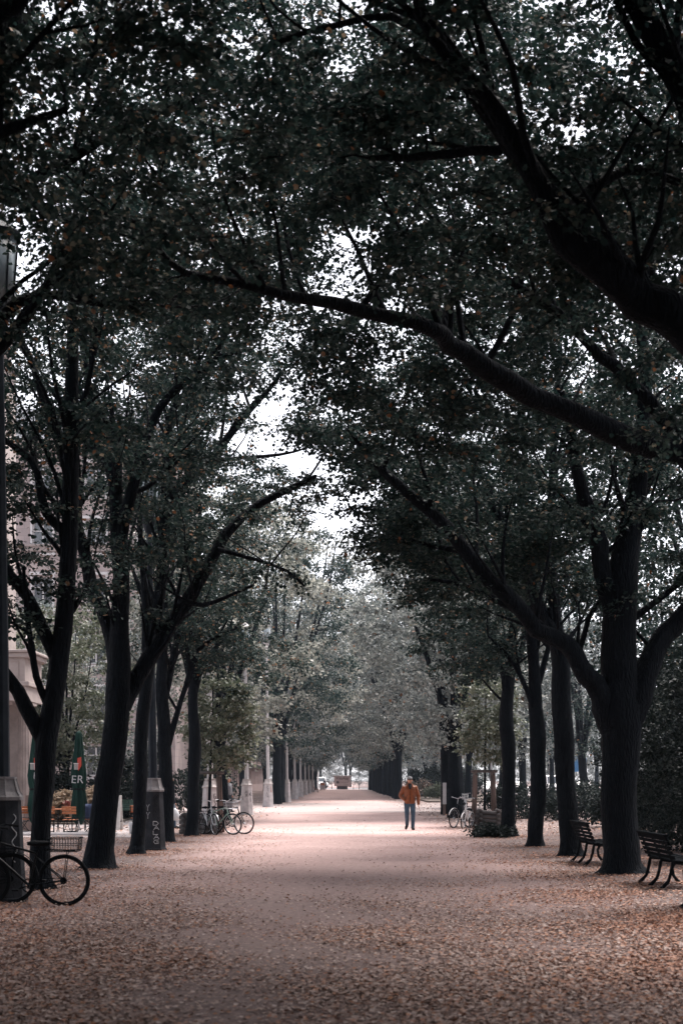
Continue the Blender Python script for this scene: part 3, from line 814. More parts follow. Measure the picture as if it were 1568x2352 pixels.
GM = 'lindens round the sunlit gap of the avenue'
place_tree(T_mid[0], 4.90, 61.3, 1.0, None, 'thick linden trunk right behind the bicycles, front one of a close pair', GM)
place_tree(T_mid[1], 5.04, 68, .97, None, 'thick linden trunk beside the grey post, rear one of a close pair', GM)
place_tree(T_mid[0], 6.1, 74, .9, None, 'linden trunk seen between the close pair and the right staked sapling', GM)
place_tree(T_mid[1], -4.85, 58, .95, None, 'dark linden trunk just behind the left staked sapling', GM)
FL = 'linden trees of the far left row'
FR = 'linden trees of the far right row'
ll = 'dark trunked linden in the long left row beyond the pale lamp pillars'
lr = 'dark trunked linden in the long right row behind the walking man'
i = 3
y = 97.0
while y < 246:
    place_tree(T_far[i % 4], -4.55 + rng.normal(0, .12), y, rng.uniform(.95, 1.08) + max(0, (130 - y) / 33) * .2, None, ll, FL); i += 1
    y += rng.uniform(5.6, 7.2)
y = 122.0
while y < 246:
    place_tree(T_far[(i + 1) % 4], 4.95 + rng.normal(0, .12), y, rng.uniform(.95, 1.08) + max(0, (160 - y) / 38) * .2, None, lr, FR); i += 1
    y += rng.uniform(5.6, 7.2)
# parkland trees left and right of the avenue
GB = 'background trees beside the avenue'
for (x, yy, s, t, lab) in [
    (-10.5, 66, .62, T_mid[0], 'small pale tree in front of the tiled apartment block'),
    (-13.5, 61, .60, T_mid[1], 'leafy small tree behind the green cafe umbrella'),
    (-17.0, 74, .7, T_far[0], 'tree at the left foot of the apartment block'),
    (-10.2, 104, .9, T_brown, 'brownish thinning tree left of the pale lamp pillars'),
    (-11.5, 128, 1.0, T_far[1], None), (-10.5, 150, 1.0, T_far[2], None), (-12, 176, 1.0, T_far[0], None), (-11, 205, 1.0, T_far[1], None),
    (9.5, 84, .95, T_mid[0], 'broad pale tree behind the right staked sapling'),
    (12.5, 98, 1.0, T_far[2], None), (10.5, 118, 1.05, T_brown, 'brownish tree right of the path beyond the sunlit gap'),
    (11.5, 142, 1.0, T_far[0], None), (11, 168, 1.0, T_far[2], None), (12, 200, 1.0, T_far[1], None),
    (16.5, 72, .9, T_far[0], None), (15, 88, 1.0, T_far[3], None), (19, 118, 1.0, T_far[1], None),
    (18, 52, .95, T_far[3], 'dark tree above the low hedge at the right'), (13.0, 46, .9, T_far[3], 'dark tree behind the second straight trunk on the right'),
    (10.5, 37, .85, T_far[3], 'dark tree over the tall dark bush at the right edge'),
    (21, 142, 1.0, T_far[2], 'tree in front of the parked white cars'), (27, 178, 1.1, T_far[0], None), (20, 190, 1.05, T_far[1], None), (34, 190, 1.1, T_far[2], None), (17, 230, 1.1, T_far[0], None)]:
    side = 'left' if x < 0 else 'right'
    place_tree(t, x, yy, s, None, lab or ('grey green tree in the %s parkland behind the avenue rows' % side), GB if lab else GB + ' on the ' + side)
GE = 'trees closing the end of the avenue'
for (x, yy, s) in [(-14, 268, 1.1), (-7, 285, 1.2), (7.5, 262, 1.0), (13, 275, 1.1), (1, 330, 1.35), (-9, 345, 1.3), (10, 340, 1.3), (20, 320, 1.3), (-22, 300, 1.3)]:
    place_tree(T_far[i % 3], x, yy, s, None, 'grey tree closing the far end of the avenue', GE); i += 1
T_low = gen_tree(0, (0, 0, 7.0, 5.6, 4.6, 7.0), 230, 80, .17, 'leaf_far', rad=1.2, zmin=.3)
for (x, yy, s) in [(15, 236, 1.0), (21, 240, 1.1), (27, 232, 1.0), (33, 228, 1.15), (40, 236, 1.1), (47, 232, 1.1), (54, 240, 1.2), (62, 236, 1.2), (30, 205, .8), (38, 200, .9), (70, 240, 1.2)]:
    place_tree(T_low, x, yy, s, None, 'low branching grey tree closing the parkland far to the right', 'trees closing the right parkland'); i += 1
for (x, yy, s) in [(-26, 330, 1.2), (-19, 338, 1.2), (-12, 330, 1.1), (-5, 336, 1.2), (2, 332, 1.1), (9, 336, 1.2), (16, 330, 1.2), (23, 336, 1.2), (-34, 335, 1.2), (31, 335, 1.2)]:
    place_tree(T_low, x, yy, s, None, 'low branching grey tree on the far side of the road behind the kiosk', 'trees across the far road'); i += 1
place_tree(gen_tree(0, (0, 0, 5.4, 2.7, 2.5, 3.4), 130, 100, .12, 'leaf_young', trunk_r=.12, fork=2.0, rad=.7, zmin=1.0, rich=True), -11.4, 59, 1.0, None, 'light green small tree right behind the lettered parasol', 'light green small trees')
# unseen lindens round the camera, added and shaped to shade the near path
T_over = gen_tree(0, (0, 0, 11.6, 6.6, 5.4, 4.2), 700, 120, .13, 'leaf', trunk_r=.3, fork=5.0, rad=1.0, zmin=7.9, rich=True)
for (x, yy) in [(-4.8, 4.6), (4.9, 5.0), (-4.8, -1.2), (4.9, -1.0), (-4.6, -7.5), (4.7, -8), (-4.6, -14), (4.9, -14.5)]:
    place_tree(T_over, x, yy, 1.0, None, 'unseen tall linden beside the camera, added to shade the near path', 'unseen lindens added for shade'); i += 1
T_high = gen_tree(0, (0, 0, 13.2, 6.8, 5.2, 3.2), 560, 120, .13, 'leaf', trunk_r=.3, fork=6.5, rad=1.0, zmin=10.3, rich=True)  # unseen crowns kept above the view, added to darken the foreground
for (x, yy) in [(-5.2, 9.2), (5.2, 9.4)]:
    place_tree(T_high, x, yy, 1.0, None, 'unseen tall linden outside the frame, its high crown added to darken the near path', 'unseen lindens added for shade'); i += 1
for (x, yy) in [(-10.5, 3), (-11, 10), (-11, 17), (-11.5, -6), (10.8, 4), (11, 11), (12, 18), (11.5, -6), (-9.5, -16), (9.5, -18), (0, -24), (-5, -26), (5, -27)]:  # unseen outer trees added to block light from the sides and behind
    place_tree(T_low, x, yy, .85, None, 'unseen low branching linden added round the camera to block side and back light', 'unseen outer lindens added for shade'); i += 1

# --- saplings, bushes, hedge
def bush(label, name, cat, vol, n, per, size, mat, loc, group=None, stems=5, rad=.45):
    root = empty(name, loc, 0, label, cat, group)
    P = []; Rr = []
    cen = sample_crown([(*vol, 1)], n, lambda x, y: .12, gaps=False, shell=.5)
    N = np.array([(rng.uniform(-.3, .3) * vol[3], rng.uniform(-.3, .3) * vol[4], .02) for _ in range(stems)] + [(0, 0, 0.)])
    pb, rb = grow(N, None, [.03] * len(N), cen)
    V, F = tubes_batch(pb, rb, 4)
    LP, LD, sz, TW, TR = foliage(cen, per, rad, size, 5, .8)
    ok = LP[:, 2] > .02
    leaves_mesh('foliage', LP[ok], LD[ok], sz[ok], M[mat], root, False, tilt=.8, wood=(V, F))
    return root

GS = 'tall dark bushes at the right edge'
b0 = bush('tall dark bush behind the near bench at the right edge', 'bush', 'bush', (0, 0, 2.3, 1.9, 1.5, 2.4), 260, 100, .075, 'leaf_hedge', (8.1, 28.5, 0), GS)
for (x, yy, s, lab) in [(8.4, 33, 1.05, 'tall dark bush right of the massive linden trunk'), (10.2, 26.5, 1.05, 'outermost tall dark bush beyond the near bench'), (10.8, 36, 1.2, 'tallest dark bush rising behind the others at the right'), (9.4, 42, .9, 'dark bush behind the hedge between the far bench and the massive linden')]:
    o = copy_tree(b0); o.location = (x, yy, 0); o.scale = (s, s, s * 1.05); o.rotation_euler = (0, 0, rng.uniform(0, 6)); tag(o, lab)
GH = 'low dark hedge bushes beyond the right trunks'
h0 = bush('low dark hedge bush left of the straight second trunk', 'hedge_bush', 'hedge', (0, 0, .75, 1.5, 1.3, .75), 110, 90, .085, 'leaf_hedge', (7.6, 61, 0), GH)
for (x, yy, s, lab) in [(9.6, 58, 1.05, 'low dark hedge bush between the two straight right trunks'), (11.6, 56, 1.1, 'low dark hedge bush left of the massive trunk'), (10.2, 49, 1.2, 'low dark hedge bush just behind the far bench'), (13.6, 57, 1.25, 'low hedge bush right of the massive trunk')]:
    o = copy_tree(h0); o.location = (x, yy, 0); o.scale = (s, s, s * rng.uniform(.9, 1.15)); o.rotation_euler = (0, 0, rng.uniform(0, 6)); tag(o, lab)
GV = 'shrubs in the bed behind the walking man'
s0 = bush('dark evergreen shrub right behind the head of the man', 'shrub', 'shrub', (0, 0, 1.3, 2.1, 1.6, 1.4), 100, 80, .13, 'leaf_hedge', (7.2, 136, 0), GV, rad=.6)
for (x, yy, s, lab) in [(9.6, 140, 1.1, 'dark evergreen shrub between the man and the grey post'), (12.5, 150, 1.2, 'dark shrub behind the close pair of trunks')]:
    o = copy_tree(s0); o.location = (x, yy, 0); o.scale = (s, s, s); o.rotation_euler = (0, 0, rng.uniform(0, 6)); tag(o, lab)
bush('small bright green shrub beside the grey post', 'shrub', 'shrub', (0, 0, .7, 1.0, .8, .8), 50, 70, .12, 'leaf_young', (8.2, 120, 0), 'bright shrubs in the bed', rad=.5)
bush('brown withered shrub behind the shoulder of the man', 'shrub', 'shrub', (0, 0, .9, 1.2, .9, .9), 50, 70, .12, 'leaf_brown', (7.0, 130, 0), 'withered shrubs in the bed', rad=.5)
GK = 'shrubs behind the cafe terrace'
k0 = bush('rounded dark shrub behind the green cafe umbrella', 'shrub', 'shrub', (0, 0, .9, 1.5, 1.1, .95), 90, 80, .10, 'leaf_hedge', (-10.6, 57, 0), GK)
for (x, yy, s, lab) in [(-8.3, 60, 1.25, 'tall dark shrub beside the green park bench'), (-12.6, 58, 1.2, 'dark shrub beside the fluted columns'), (-7.2, 74, 1.3, 'dark shrub between the slender lindens')]:
    o = copy_tree(k0); o.location = (x, yy, 0); o.scale = (s, s, s * 1.2); o.rotation_euler = (0, 0, rng.uniform(0, 6)); tag(o, lab)
p0 = bush('tuft of pale plume grass behind the green umbrella', 'plume_grass', 'grass', (0, 0, .75, .55, .45, .6), 40, 60, .16, 'plume', (-9.4, 54, 0), 'plume grass tufts', rad=.35)
o = copy_tree(p0); o.location = (-10.6, 54.5, 0); o.scale = (1.1, 1.1, .9); tag(o, 'tuft of pale plume grass left of the green umbrella')
bush('ivy creeping round the foot of the straight dark linden', 'ivy_plant', 'plant', (-.1, 0, .10, .55, .4, .2), 34, 60, .09, 'leaf_hedge', (4.45, 40.9, 0), None, rad=.3)

def sapling(label, loc, crown, n, lean=0):
    root = empty('sapling', loc, 0, label, 'young tree', 'staked saplings')
    P = np.array([(0, 0, 0.1), (lean * .3, 0, 1.5), (lean * .7, 0, 3.0), (lean, 0, crown[2] + crown[5] * .7)])
    C, r = catmull(P, [.05, .045, .035, .012], .3, .01)
    bark_tubes('trunk', [(C, r)], root, 8)
    cen = sample_crown([(*crown, 1)], n, lambda x, y: 1.9, gaps=False)
    pb, rb = grow(C[C[:, 2] > 1.7], None, r[C[:, 2] > 1.7], cen)
    V, F = tubes_batch(pb, rb * .6, 4)
    LP, LD, sz, TW, TR = foliage(cen, 80, .5, .10, 5, .5)
    leaves_mesh('crown', LP, LD, sz, M['leaf_young'], root, True, wood=(V, F))
    return root
sapling('light green sapling staked between the bicycles and the knobbly linden', (-4.15, 44.4, 0), (.45, 0, 3.5, 1.1, 1.0, 1.6), 75, .15)
sapling('pale sapling staked on the right between linden trunks', (5.04, 50.2, 0), (.1, 0, 4.0, 1.0, 1.0, 1.9), 75, .05)
# ------------------------------------------------------------------ ground and paths
def sheet(name, poly, z, mat, kind='structure', label=None):
    mb = MB(); mb.add([(x, y, z) for x, y in poly], [tuple(range(len(poly)))])
    o = mb.build(name, mat); o['kind'] = kind
    return o
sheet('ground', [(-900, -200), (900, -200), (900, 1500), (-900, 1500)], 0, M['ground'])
sheet('gap_light_patch', [(-9, 72.5), (-2, 71.5), (5.2, 72.5), (14, 71), (30, 73), (30, 98), (6, 100), (-2, 101), (-9, 100)], .004, M['gap_pale'])  # added patch: pale dust and the gap's light band set in one tone
sheet('cafe_pavement', [(-60, 40.5), (-5.9, 41), (-5.6, 52), (-5.7, 71), (-60, 73)], .005, M['pave'])
sheet('far_pavement', [(-30, 249.5), (40, 249.5), (40, 262), (-30, 262)], .006, M['white_pave'])
sheet('road', [(-300, 262.5), (300, 262.5), (300, 300), (-300, 300)], .004, M['asphalt'])
sheet('side_road', [(19, 95), (34, 95), (34, 262.3), (19, 262.3)], .004, M['pave'])
kb = MB(); kb.box(6.3, 104, 0, 18.6, 156, .10); o = kb.build('planting_bed', M['soil']); o['kind'] = 'structure'
kb = MB(); kb.box(-60, 52.5, 0, -8.6, 60, .06); o = kb.build('lawn', M['soil']); o['kind'] = 'structure'

# fallen leaves ------------------------------------------------------
def fallen(n, y0, y1, size, dens):
    out = []
    while len(out) < n:
        m = n * 2
        u = rng.uniform(size=m)
        y = 1.0 / (1 / y0 + (1 / y1 - 1 / y0) * u)      # thins with distance
        hw = np.minimum(10, y * .26 + .6)
        x = rng.uniform(-1, 1, m) * hw
        d = dens(x, y)
        ok = rng.uniform(size=m) < d
        out += list(np.stack([x, y], 1)[ok])
    return np.array(out[:n])
def clump(x, y):
    return .5 + .25 * np.sin(x * 1.7 + 1.3 * np.sin(y * .9)) + .25 * np.sin(y * 1.1 + 2.1 * np.sin(x * .8 + 1))
def dens_near(x, y):
    side = np.clip((np.abs(x + .1 * np.sin(y * .4)) - 1.0) / 2.6, 0, 1)
    bare = np.clip((y - 13) / 13, 0, 1)
    centre = .50 * (1 - bare) + .035
    lane = np.exp(-((x + .5 + .02 * y) / .9) ** 2) * .35 * (1 - bare)
    return np.clip((centre - lane) * (1 - side) + side * (.95 - .2 * bare), .02, 1) * (.16 + 1.05 * clump(x * 1.2, y * 1.5) ** 1.3 * (.45 + .75 * clump(y * 2.3 + 5, x * 2.1)))
def lay(name, P, lo, hi, mat, tilt=.17, rich=True):
    n = len(P); a = rng.uniform(0, 2 * pi, n)
    o = leaves_mesh(name, np.stack([P[:, 0], P[:, 1], rng.uniform(.006, .03, n)], 1), np.stack([np.cos(a), np.sin(a), rng.normal(0, .12, n)], 1) * 3, rng.uniform(lo, hi, n), mat, None, rich, tilt)
    o['kind'] = 'stuff'
P = fallen(160000, 8.2, 50, .08, dens_near)
drift = []                                            # drifts round the feet of the trees and pillars
for (bx, by, rr) in [(-4.53, 21.5, .3), (-4.55, 26.5, .4), (-4.6, 31.5, .25), (-4.63, 37.6, .3), (-4.55, 41.8, .3), (4.92, 25.1, .45), (4.93, 30.7, .35), (4.78, 35.2, .3), (4.85, 41.4, .3), (-4.62, 19.4, .45), (-4.42, 33.4, .4), (5.1, 22.2, .3), (5.0, 28.1, .3)]:
    m = 900; a = rng.uniform(0, 2 * pi, m); q = rr + np.abs(rng.normal(0, .38, m))
    drift.append(np.stack([bx + q * np.cos(a) * 1.3, by + q * np.sin(a)], 1))
P = np.vstack([P] + drift)
russet = rng.uniform(size=len(P)) < np.clip(.16 + .7 * np.clip((P[:, 0] - 1.2) / 2.5, 0, 1) + .45 * np.clip((-P[:, 0] - 2.6) / 1.6, 0, 1), 0, .8) * (.35 + clump(P[:, 1], P[:, 0] * 1.3))
lay('fallen_leaves', P[~russet], .022, .048, M['fallen'])
lay('russet_leaves', P[russet], .024, .052, M['fallen_russet'])
def dens_far(x, y):
    side = np.clip((np.abs(x) - 3.2) / 1.2, 0, 1)
    return np.clip(.03 + side, 0, 1) * (.3 + clump(x, y))
P = fallen(7000, 46, 150, .1, dens_far); n = len(P); a = rng.uniform(0, 2 * pi, n)
leaves_mesh('scattered_leaves', np.stack([P[:, 0], P[:, 1], rng.uniform(.006, .03, n)], 1), np.stack([np.cos(a), np.sin(a), rng.normal(0, .12, n)], 1) * 3, rng.uniform(.07, .13, n), M['fallen'], None, False, tilt=.3)['kind'] = 'stuff'

# ------------------------------------------------------------------ lamp pillars
def scribble(strokes, thick, mp, mat, name, parent):
    """strokes in 2-D, mapped on a face with mp(u,v)->(x,y,z)"""
    mb = MB()
    for st in strokes:
        mb.tube([mp(u, v) for u, v in st], thick, 5)
    return mb.build(name, mat, parent)

def octo(r, z, rot=pi / 8):
    return [(r * cos(rot + k * pi / 4), r * sin(rot + k * pi / 4), z) for k in range(8)]
def octo_loft(mb, levels, rot=pi / 8):
    vs = [p for r, z in levels for p in octo(r, z, rot)]
    fs = []
    for i in range(len(levels) - 1):
        for j in range(8):
            a = i * 8 + j; b = i * 8 + (j + 1) % 8
            fs.append((a, b, b + 8, a + 8))
    fs.append(tuple(reversed(range(8)))); fs.append(tuple(range((len(levels) - 1) * 8, len(levels) * 8)))
    mb.add(vs, fs)

def lamp_pillar(X, Y, s, stone, post, label, group, lean=.012, pole_h=8.2, rot=pi / 8):
    root = empty('lamp_pillar', (X, Y, 0), 0, label, 'street lamp', group)
    mb = MB(); octo_loft(mb, [(.355 * s, -.03), (.35 * s, .06), (.325 * s, .065), (.255 * s, 1.38)], rot); mb.build('pedestal', stone, root)
    mb = MB(); octo_loft(mb, [(.285 * s, 1.382), (.29 * s, 1.43), (.27 * s, 1.445), (.235 * s, 1.50), (.20 * s, 1.62), (.185 * s, 1.665), (.20 * s, 1.67), (.20 * s, 1.70), (.10, 1.702)], rot)
    for k in range(8):
        a = rot + k * pi / 4
        mb.tube([(.272 * s * cos(a), .272 * s * sin(a), 1.445), (.237 * s * cos(a), .237 * s * sin(a), 1.50), (.20 * s * cos(a), .20 * s * sin(a), 1.62), (.187 * s * cos(a), .187 * s * sin(a), 1.67)], .012, 5)
    mb.build('cap', M['capstone'] if stone is not M['conc_dark'] else M['cap_dark'], root)
    mb = MB()
    lv = [(.105, 1.70), (.10, 3.2), (.085, 5.5), (.062, pole_h - .7)]
    vs = []; fs = []
    for r, z in lv:
        for k in range(8):
            vs.append((-lean * (z - 1.7) + r * cos(pi / 8 + k * pi / 4), r * sin(pi / 8 + k * pi / 4), z))
    for i in range(3):
        for j in range(8):
            a = i * 8 + j; b = i * 8 + (j + 1) % 8
            fs.append((a, b, b + 8, a + 8))
    fs.append(tuple(range(24, 32)))
    mb.add(vs, fs); mb.build('pole', post, root)
    lx = -lean * (pole_h - 1.7)
    mb = MB(); mb.rings([(lx, 0, pole_h - .75, .07, .07), (lx, 0, pole_h - .6, .12, .12), (lx, 0, pole_h - .42, .19, .19), (lx, 0, pole_h - .38, .20, .20)], 16)
    mb.rings([(lx, 0, pole_h + .60, .30, .30), (lx, 0, pole_h + .66, .31, .31), (lx, 0, pole_h + .74, .20, .20), (lx, 0, pole_h + .86, .05, .05), (lx, 0, pole_h + .98, .02, .02)], 20)
    for k in range(8):
        a = k * pi / 4
        mb.tube([(lx + .195 * cos(a), .195 * sin(a), pole_h - .40), (lx + .265 * cos(a), .265 * sin(a), pole_h + .60)], .014, 5)
    lan = mb.build('lantern', post, root)
    mb = MB(); mb.rings([(lx, 0, pole_h - .378, .185, .185), (lx, 0, pole_h + .599, .255, .255)], 24); mb.build('glass', M['lantern_glass'], lan, True)
    return root

GP = 'concrete lamp pillars of the left row'
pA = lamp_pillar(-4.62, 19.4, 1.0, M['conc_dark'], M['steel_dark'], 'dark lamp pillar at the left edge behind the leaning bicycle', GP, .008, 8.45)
pB = lamp_pillar(-4.42, 33.4, .92, M['conc_dark'], M['steel_dark'], 'shaded lamp pillar with white graffiti beside the slim linden', GP, .016, 8.2, 0.0)
pS = lamp_pillar(-4.30, 46.6, .95, M['conc'], M['steel'], 'lamp pillar with black scrawl half hidden behind the staked sapling', GP)
pC = lamp_pillar(-4.46, 67.0, 1.0, M['conc'], M['steel'], 'pale lamp pillar with scrawls, nearer one of the pair in the sunlit gap', GP)
pD = lamp_pillar(-4.46, 86.6, 1.06, M['conc'], M['steel'], 'pale lamp pillar with red tag, farther one of the pair in the sunlit gap', GP, .012, 10.4)
GF = 'far lamp pillars between the left tree trunks'
for yy in (104.5, 122, 139.5, 157, 175, 198):
    o = lamp_pillar(-4.0, yy, 1.0, M['conc'], M['steel'], 'small far lamp pillar standing among the trunks of the left row', GF)

def facemap(s, k, off=.004, rot=pi / 8):
    """(u,v) on facet k of the tapering pedestal; u -1..1, v 0..1"""
    def mp(u, v):
        r = (.325 + (.255 - .325) * v) * s
        a0 = rot + k * pi / 4; a1 = a0 + pi / 4
        p0 = (r * cos(a0), r * sin(a0)); p1 = (r * cos(a1), r * sin(a1))
        t = (u + 1) / 2; am = (a0 + a1) / 2
        return (p0[0] * (1 - t) + p1[0] * t + off * cos(am), p0[1] * (1 - t) + p1[1] * t + off * sin(am), .065 + 1.315 * v)
    return mp
def glyphs(word, v_top, v_step, usz):
    """letters of a word running down a facet"""
    A = {'D': [[(-1, 1), (-1, -1), (.3, -.9), (1, 0), (.3, .9), (-1, 1)]], 'A': [[(-1, -1), (0, 1), (1, -1)], [(-.5, -.1), (.5, -.1)]],
         'L': [[(-.8, 1), (-.8, -1), (.9, -1)]], 'C': [[(.9, .8), (0, 1), (-.9, .3), (-.9, -.4), (0, -1), (.9, -.8)]],
         'Y': [[(-.9, 1), (0, 0), (.9, 1)], [(0, 0), (0, -1)]], 'R': [[(-.8, -1), (-.8, 1), (.5, .9), (.7, .3), (-.7, 0), (.8, -1)]],
         'S': [[(.8, .8), (0, 1), (-.8, .6), (.7, -.4), (.2, -1), (-.8, -.8)]], 'O': [[(0, 1), (-.9, .3), (-.5, -.9), (.6, -.9), (.9, .2), (0, 1)]],
         'X': [[(-.8, 1), (.8, -1)], [(.8, 1), (-.8, -1)]], 'K': [[(-.7, 1), (-.7, -1)], [(.8, 1), (-.6, 0), (.8, -1)]], '8': [[(0, 0), (.7, .5), (0, 1), (-.7, .5), (0, 0), (.8, -.5), (0, -1), (-.8, -.5), (0, 0)]],
         'P': [[(-.7, -1), (-.7, 1), (.6, .9), (.7, .2), (-.7, 0)]], 'I': [[(0, 1), (0, -1)]], 'T': [[(-.9, 1), (.9, 1)], [(0, 1), (0, -1)]], '/': [[(-.8, -1), (.8, 1)]], 'G': [[(.8, .9), (-.5, .9), (-.9, 0), (-.4, -.9), (.8, -.8), (.8, 0), (.1, 0)]]}
    out = []
    for i, ch in enumerate(word):
        for st in A[ch]:
            out.append([(x * usz + .12 * sin(i * 2.3), v_top - i * v_step + yv * v_step * .42) for x, yv in st])
    return out
# facet 5 looks to the camera (-Y), 6 to the right and 4 to the left
for p, s in ((pB, .92),):
    scribble(glyphs('DALAG', .44, .082, .6), .009, facemap(s, 6, .004, 0.0), M['chalk'], 'graffiti_word', p)
    scribble(glyphs('O8S', .90, .12, .5), .011, facemap(s, 6, .004, 0.0), M['ink'], 'dark_scrawl', p)
    scribble(glyphs('YY', .72, .14, .45), .007, facemap(s, 5, .004, 0.0), M['chalk'], 'graffiti_letters', p)
scribble([[(.2 + .35 * sin(t * 2.1), .86 - t * .055) for t in np.linspace(0, 9, 34)]], .007, facemap(1.0, 6), M['chalk'], 'graffiti_squiggle', pA)
scribble(glyphs('GS8', .8, .16, .5), .009, facemap(.95, 6), M['ink'], 'dark_scrawl', pS)
scribble(glyphs('AX', .78, .12, .55), .011, facemap(1, 5), M['ink'], 'dark_scrawl', pC)
scribble(glyphs('K', .70, .12, .7) + glyphs('I', .5, .2, .2), .010, facemap(1, 6), M['ink'], 'dark_tag', pC)
scribble(glyphs('S', .55, .15, .5), .009, facemap(1, 4), M['ink'], 'thin_tag', pC)
scribble(glyphs('CILL', .85, .12, .4), .009, facemap(1.06, 5), M['ink'], 'dark_scrawl', pD)
scribble(glyphs('S8', .84, .14, .5), .012, facemap(1.06, 6), M['rust'], 'orange_tag', pD)

# ------------------------------------------------------------------ bicycles
def bicycle(label, loc, rz, paint, group, wheel_r=.345, base=1.04, basket=None, fender=None, lean=0.0, low=False, metal='chrome'):
    root = empty('bicycle', loc, rz, label, 'bicycle', group)
    root.rotation_euler = (lean, 0, rz)
    r = wheel_r; hx = base / 2
    bb = (-.06, 0, .28); seat = (-.20, 0, .80 if not low else .62); head = (hx - .20, 0, .84); headlo = (hx - .155, 0, .66)
    st = (-.16, 0, .70 if not low else .5)
    mb = MB()
    for a, b, q in [(bb, st, .016), (bb, headlo, .019), (st if not low else (-.12, 0, .42), head if not low else headlo, .016), (headlo, head, .02)]:
        mb.tube([a, b], q, 8)
    for sy in (-.055, .055):
        mb.tube([(bb[0], sy * .6, bb[2]), (-hx, sy, r)], .009, 6)
        mb.tube([(st[0], sy * .3, st[2] - .05), (-hx, sy, r)], .008, 6)
    mb.build('frame', paint, root)
    mb = MB(); mb.tube([headlo, (headlo[0] + .012, 0, headlo[2] - .03)], .02, 8)
    for sy in (-.05, .05):
        mb.tube([(headlo[0], sy, headlo[2] - .02), (hx - .06, sy, r + .16), (hx, sy, r)], .011, 6)
    mb.build('fork', paint, root)
    for wx in (-hx, hx):
        mb = MB(); mb.tube([(wx, -.045, r), (wx, .045, r)], .025, 8)
        for k in range(18):
            a = 2 * pi * k / 18
            mb.tube([(wx + .02 * cos(a + 1.3), .02 * (-1) ** k, r + .02 * sin(a + 1.3)), (wx + (r - .045) * cos(a), 0, r + (r - .045) * sin(a))], .0018, 3, False)
        w = mb.build('wheel', M[metal], root)
        mb = MB(); mb.torus((wx, 0, r), r - .022, .021, 44, 8); mb.build('tyre', M['rubber'], w, True)
        mb = MB(); mb.torus((wx, 0, r), r - .047, .010, 44, 6); mb.build('rim', M[metal], w, True)
        if fender is not None:
            mb = MB()
            pts = [(wx + (r + .018) * cos(a), 0, r + (r + .018) * sin(a)) for a in np.linspace(R(20), R(190) if wx < 0 else R(165), 16)]
            mb.tube(pts, .022, 6, True, (1.0, .3)); mb.build('mudguard', fender, root, True)
    mb = MB(); mb.tube([st, seat], .013, 8); mb.build('seat_post', M[metal], root)
    mb = MB()
    mb.rings([(seat[0] - .02, 0, seat[2], .10, .05), (seat[0] - .02, 0, seat[2] + .03, .14, .085), (seat[0] - .02, 0, seat[2] + .055, .13, .08), (seat[0] - .02, 0, seat[2] + .065, .07, .04)], 14)
    mb.tube([(seat[0] + .05, 0, seat[2] + .035), (seat[0] + .16, 0, seat[2] + .03)], [.045, .022], 8)
    mb.build('saddle', M['rubber'], root, True)
    top = (head[0] - .03, 0, head[2] + .16)
    mb = MB(); mb.tube([head, top, (top[0] + .05, 0, top[2] + .02)], .013, 8)
    c = (top[0] + .05, 0, top[2] + .02)
    for sy in (-1, 1):
        mb.tube([c, (c[0] + .03, sy * .12, c[2] + .03), (c[0] - .02, sy * .24, c[2] + .05), (c[0] - .16, sy * .29, c[2] + .03)], .011, 6)
    hb = mb.build('handlebar', M[metal], root)
    for sy in (-1, 1):
        mb = MB(); mb.tube([(c[0] - .08, sy * .268, c[2] + .04), (c[0] - .20, sy * .295, c[2] + .025)], .017, 8); mb.build('grip', M['rubber'], hb)
    mb = MB(); mb.torus((bb[0], .045, bb[2]), .085, .008, 24, 5); mb.tube([(bb[0], -.07, bb[2]), (bb[0], .07, bb[2])], .018, 8)
    mb.tube([(bb[0], .07, bb[2]), (bb[0] + .15, .075, bb[2] - .05)], .01, 6); mb.tube([(bb[0], -.07, bb[2]), (bb[0] - .15, -.075, bb[2] + .05)], .01, 6)
    mb.tube([(bb[0], .045, bb[2] + .085), (-hx, .045, r + .035)], .005, 4); mb.tube([(bb[0], .045, bb[2] - .085), (-hx, .045, r - .035)], .005, 4)
    mb.torus((-hx, .045, r), .035, .012, 16, 5)
    ck = mb.build('crankset', M['iron'], root)
    for sx, sy in ((1, 1), (-1, -1)):
        mb = MB(); mb.box(bb[0] + sx * .15 - .045, sy * .08, bb[2] - sx * .05 - .012, bb[0] + sx * .15 + .045, sy * .17, bb[2] - sx * .05 + .012, .004); mb.build('pedal', M['rubber'], ck)
    mb = MB()
    for sy in (-.06, .06):
        mb.tube([(-.22, sy, 2 * r + .06), (-hx - .16, sy, 2 * r + .05)], .006, 5); mb.tube([(-hx - .05, sy, 2 * r + .05), (-hx, sy * .9, r)], .006, 5)
    for k in range(4):
        mb.tube([(-.28 - k * .11, -.06, 2 * r + .058), (-.28 - k * .11, .06, 2 * r + .058)], .005, 4)
    mb.build('rack', M['iron'], root)
    if basket:
        bx0, bx1, bz, hh, bw, bm = basket
        mb = MB()
        def rect(z, g):
            return [(bx0 - g, -bw - g, z), (bx1 + g, -bw - g, z), (bx1 + g, bw + g, z), (bx0 - g, bw + g, z), (bx0 - g, -bw - g, z)]
        for z, g, q in ((bz, 0, .006), (bz + hh * .5, .01, .004), (bz + hh, .02, .008)):
            rr = rect(z, g)
            for i in range(4): mb.tube([rr[i], rr[i + 1]], q, 5)
        nx = 10; ny = 6
        for k in range(nx + 1):
            t = bx0 + (bx1 - bx0) * k / nx
            for sy in (-1, 1): mb.tube([(t, sy * bw, bz), (t, sy * (bw + .02), bz + hh)], .0028, 4)
            mb.tube([(t, -bw, bz), (t, bw, bz)], .0028, 4)
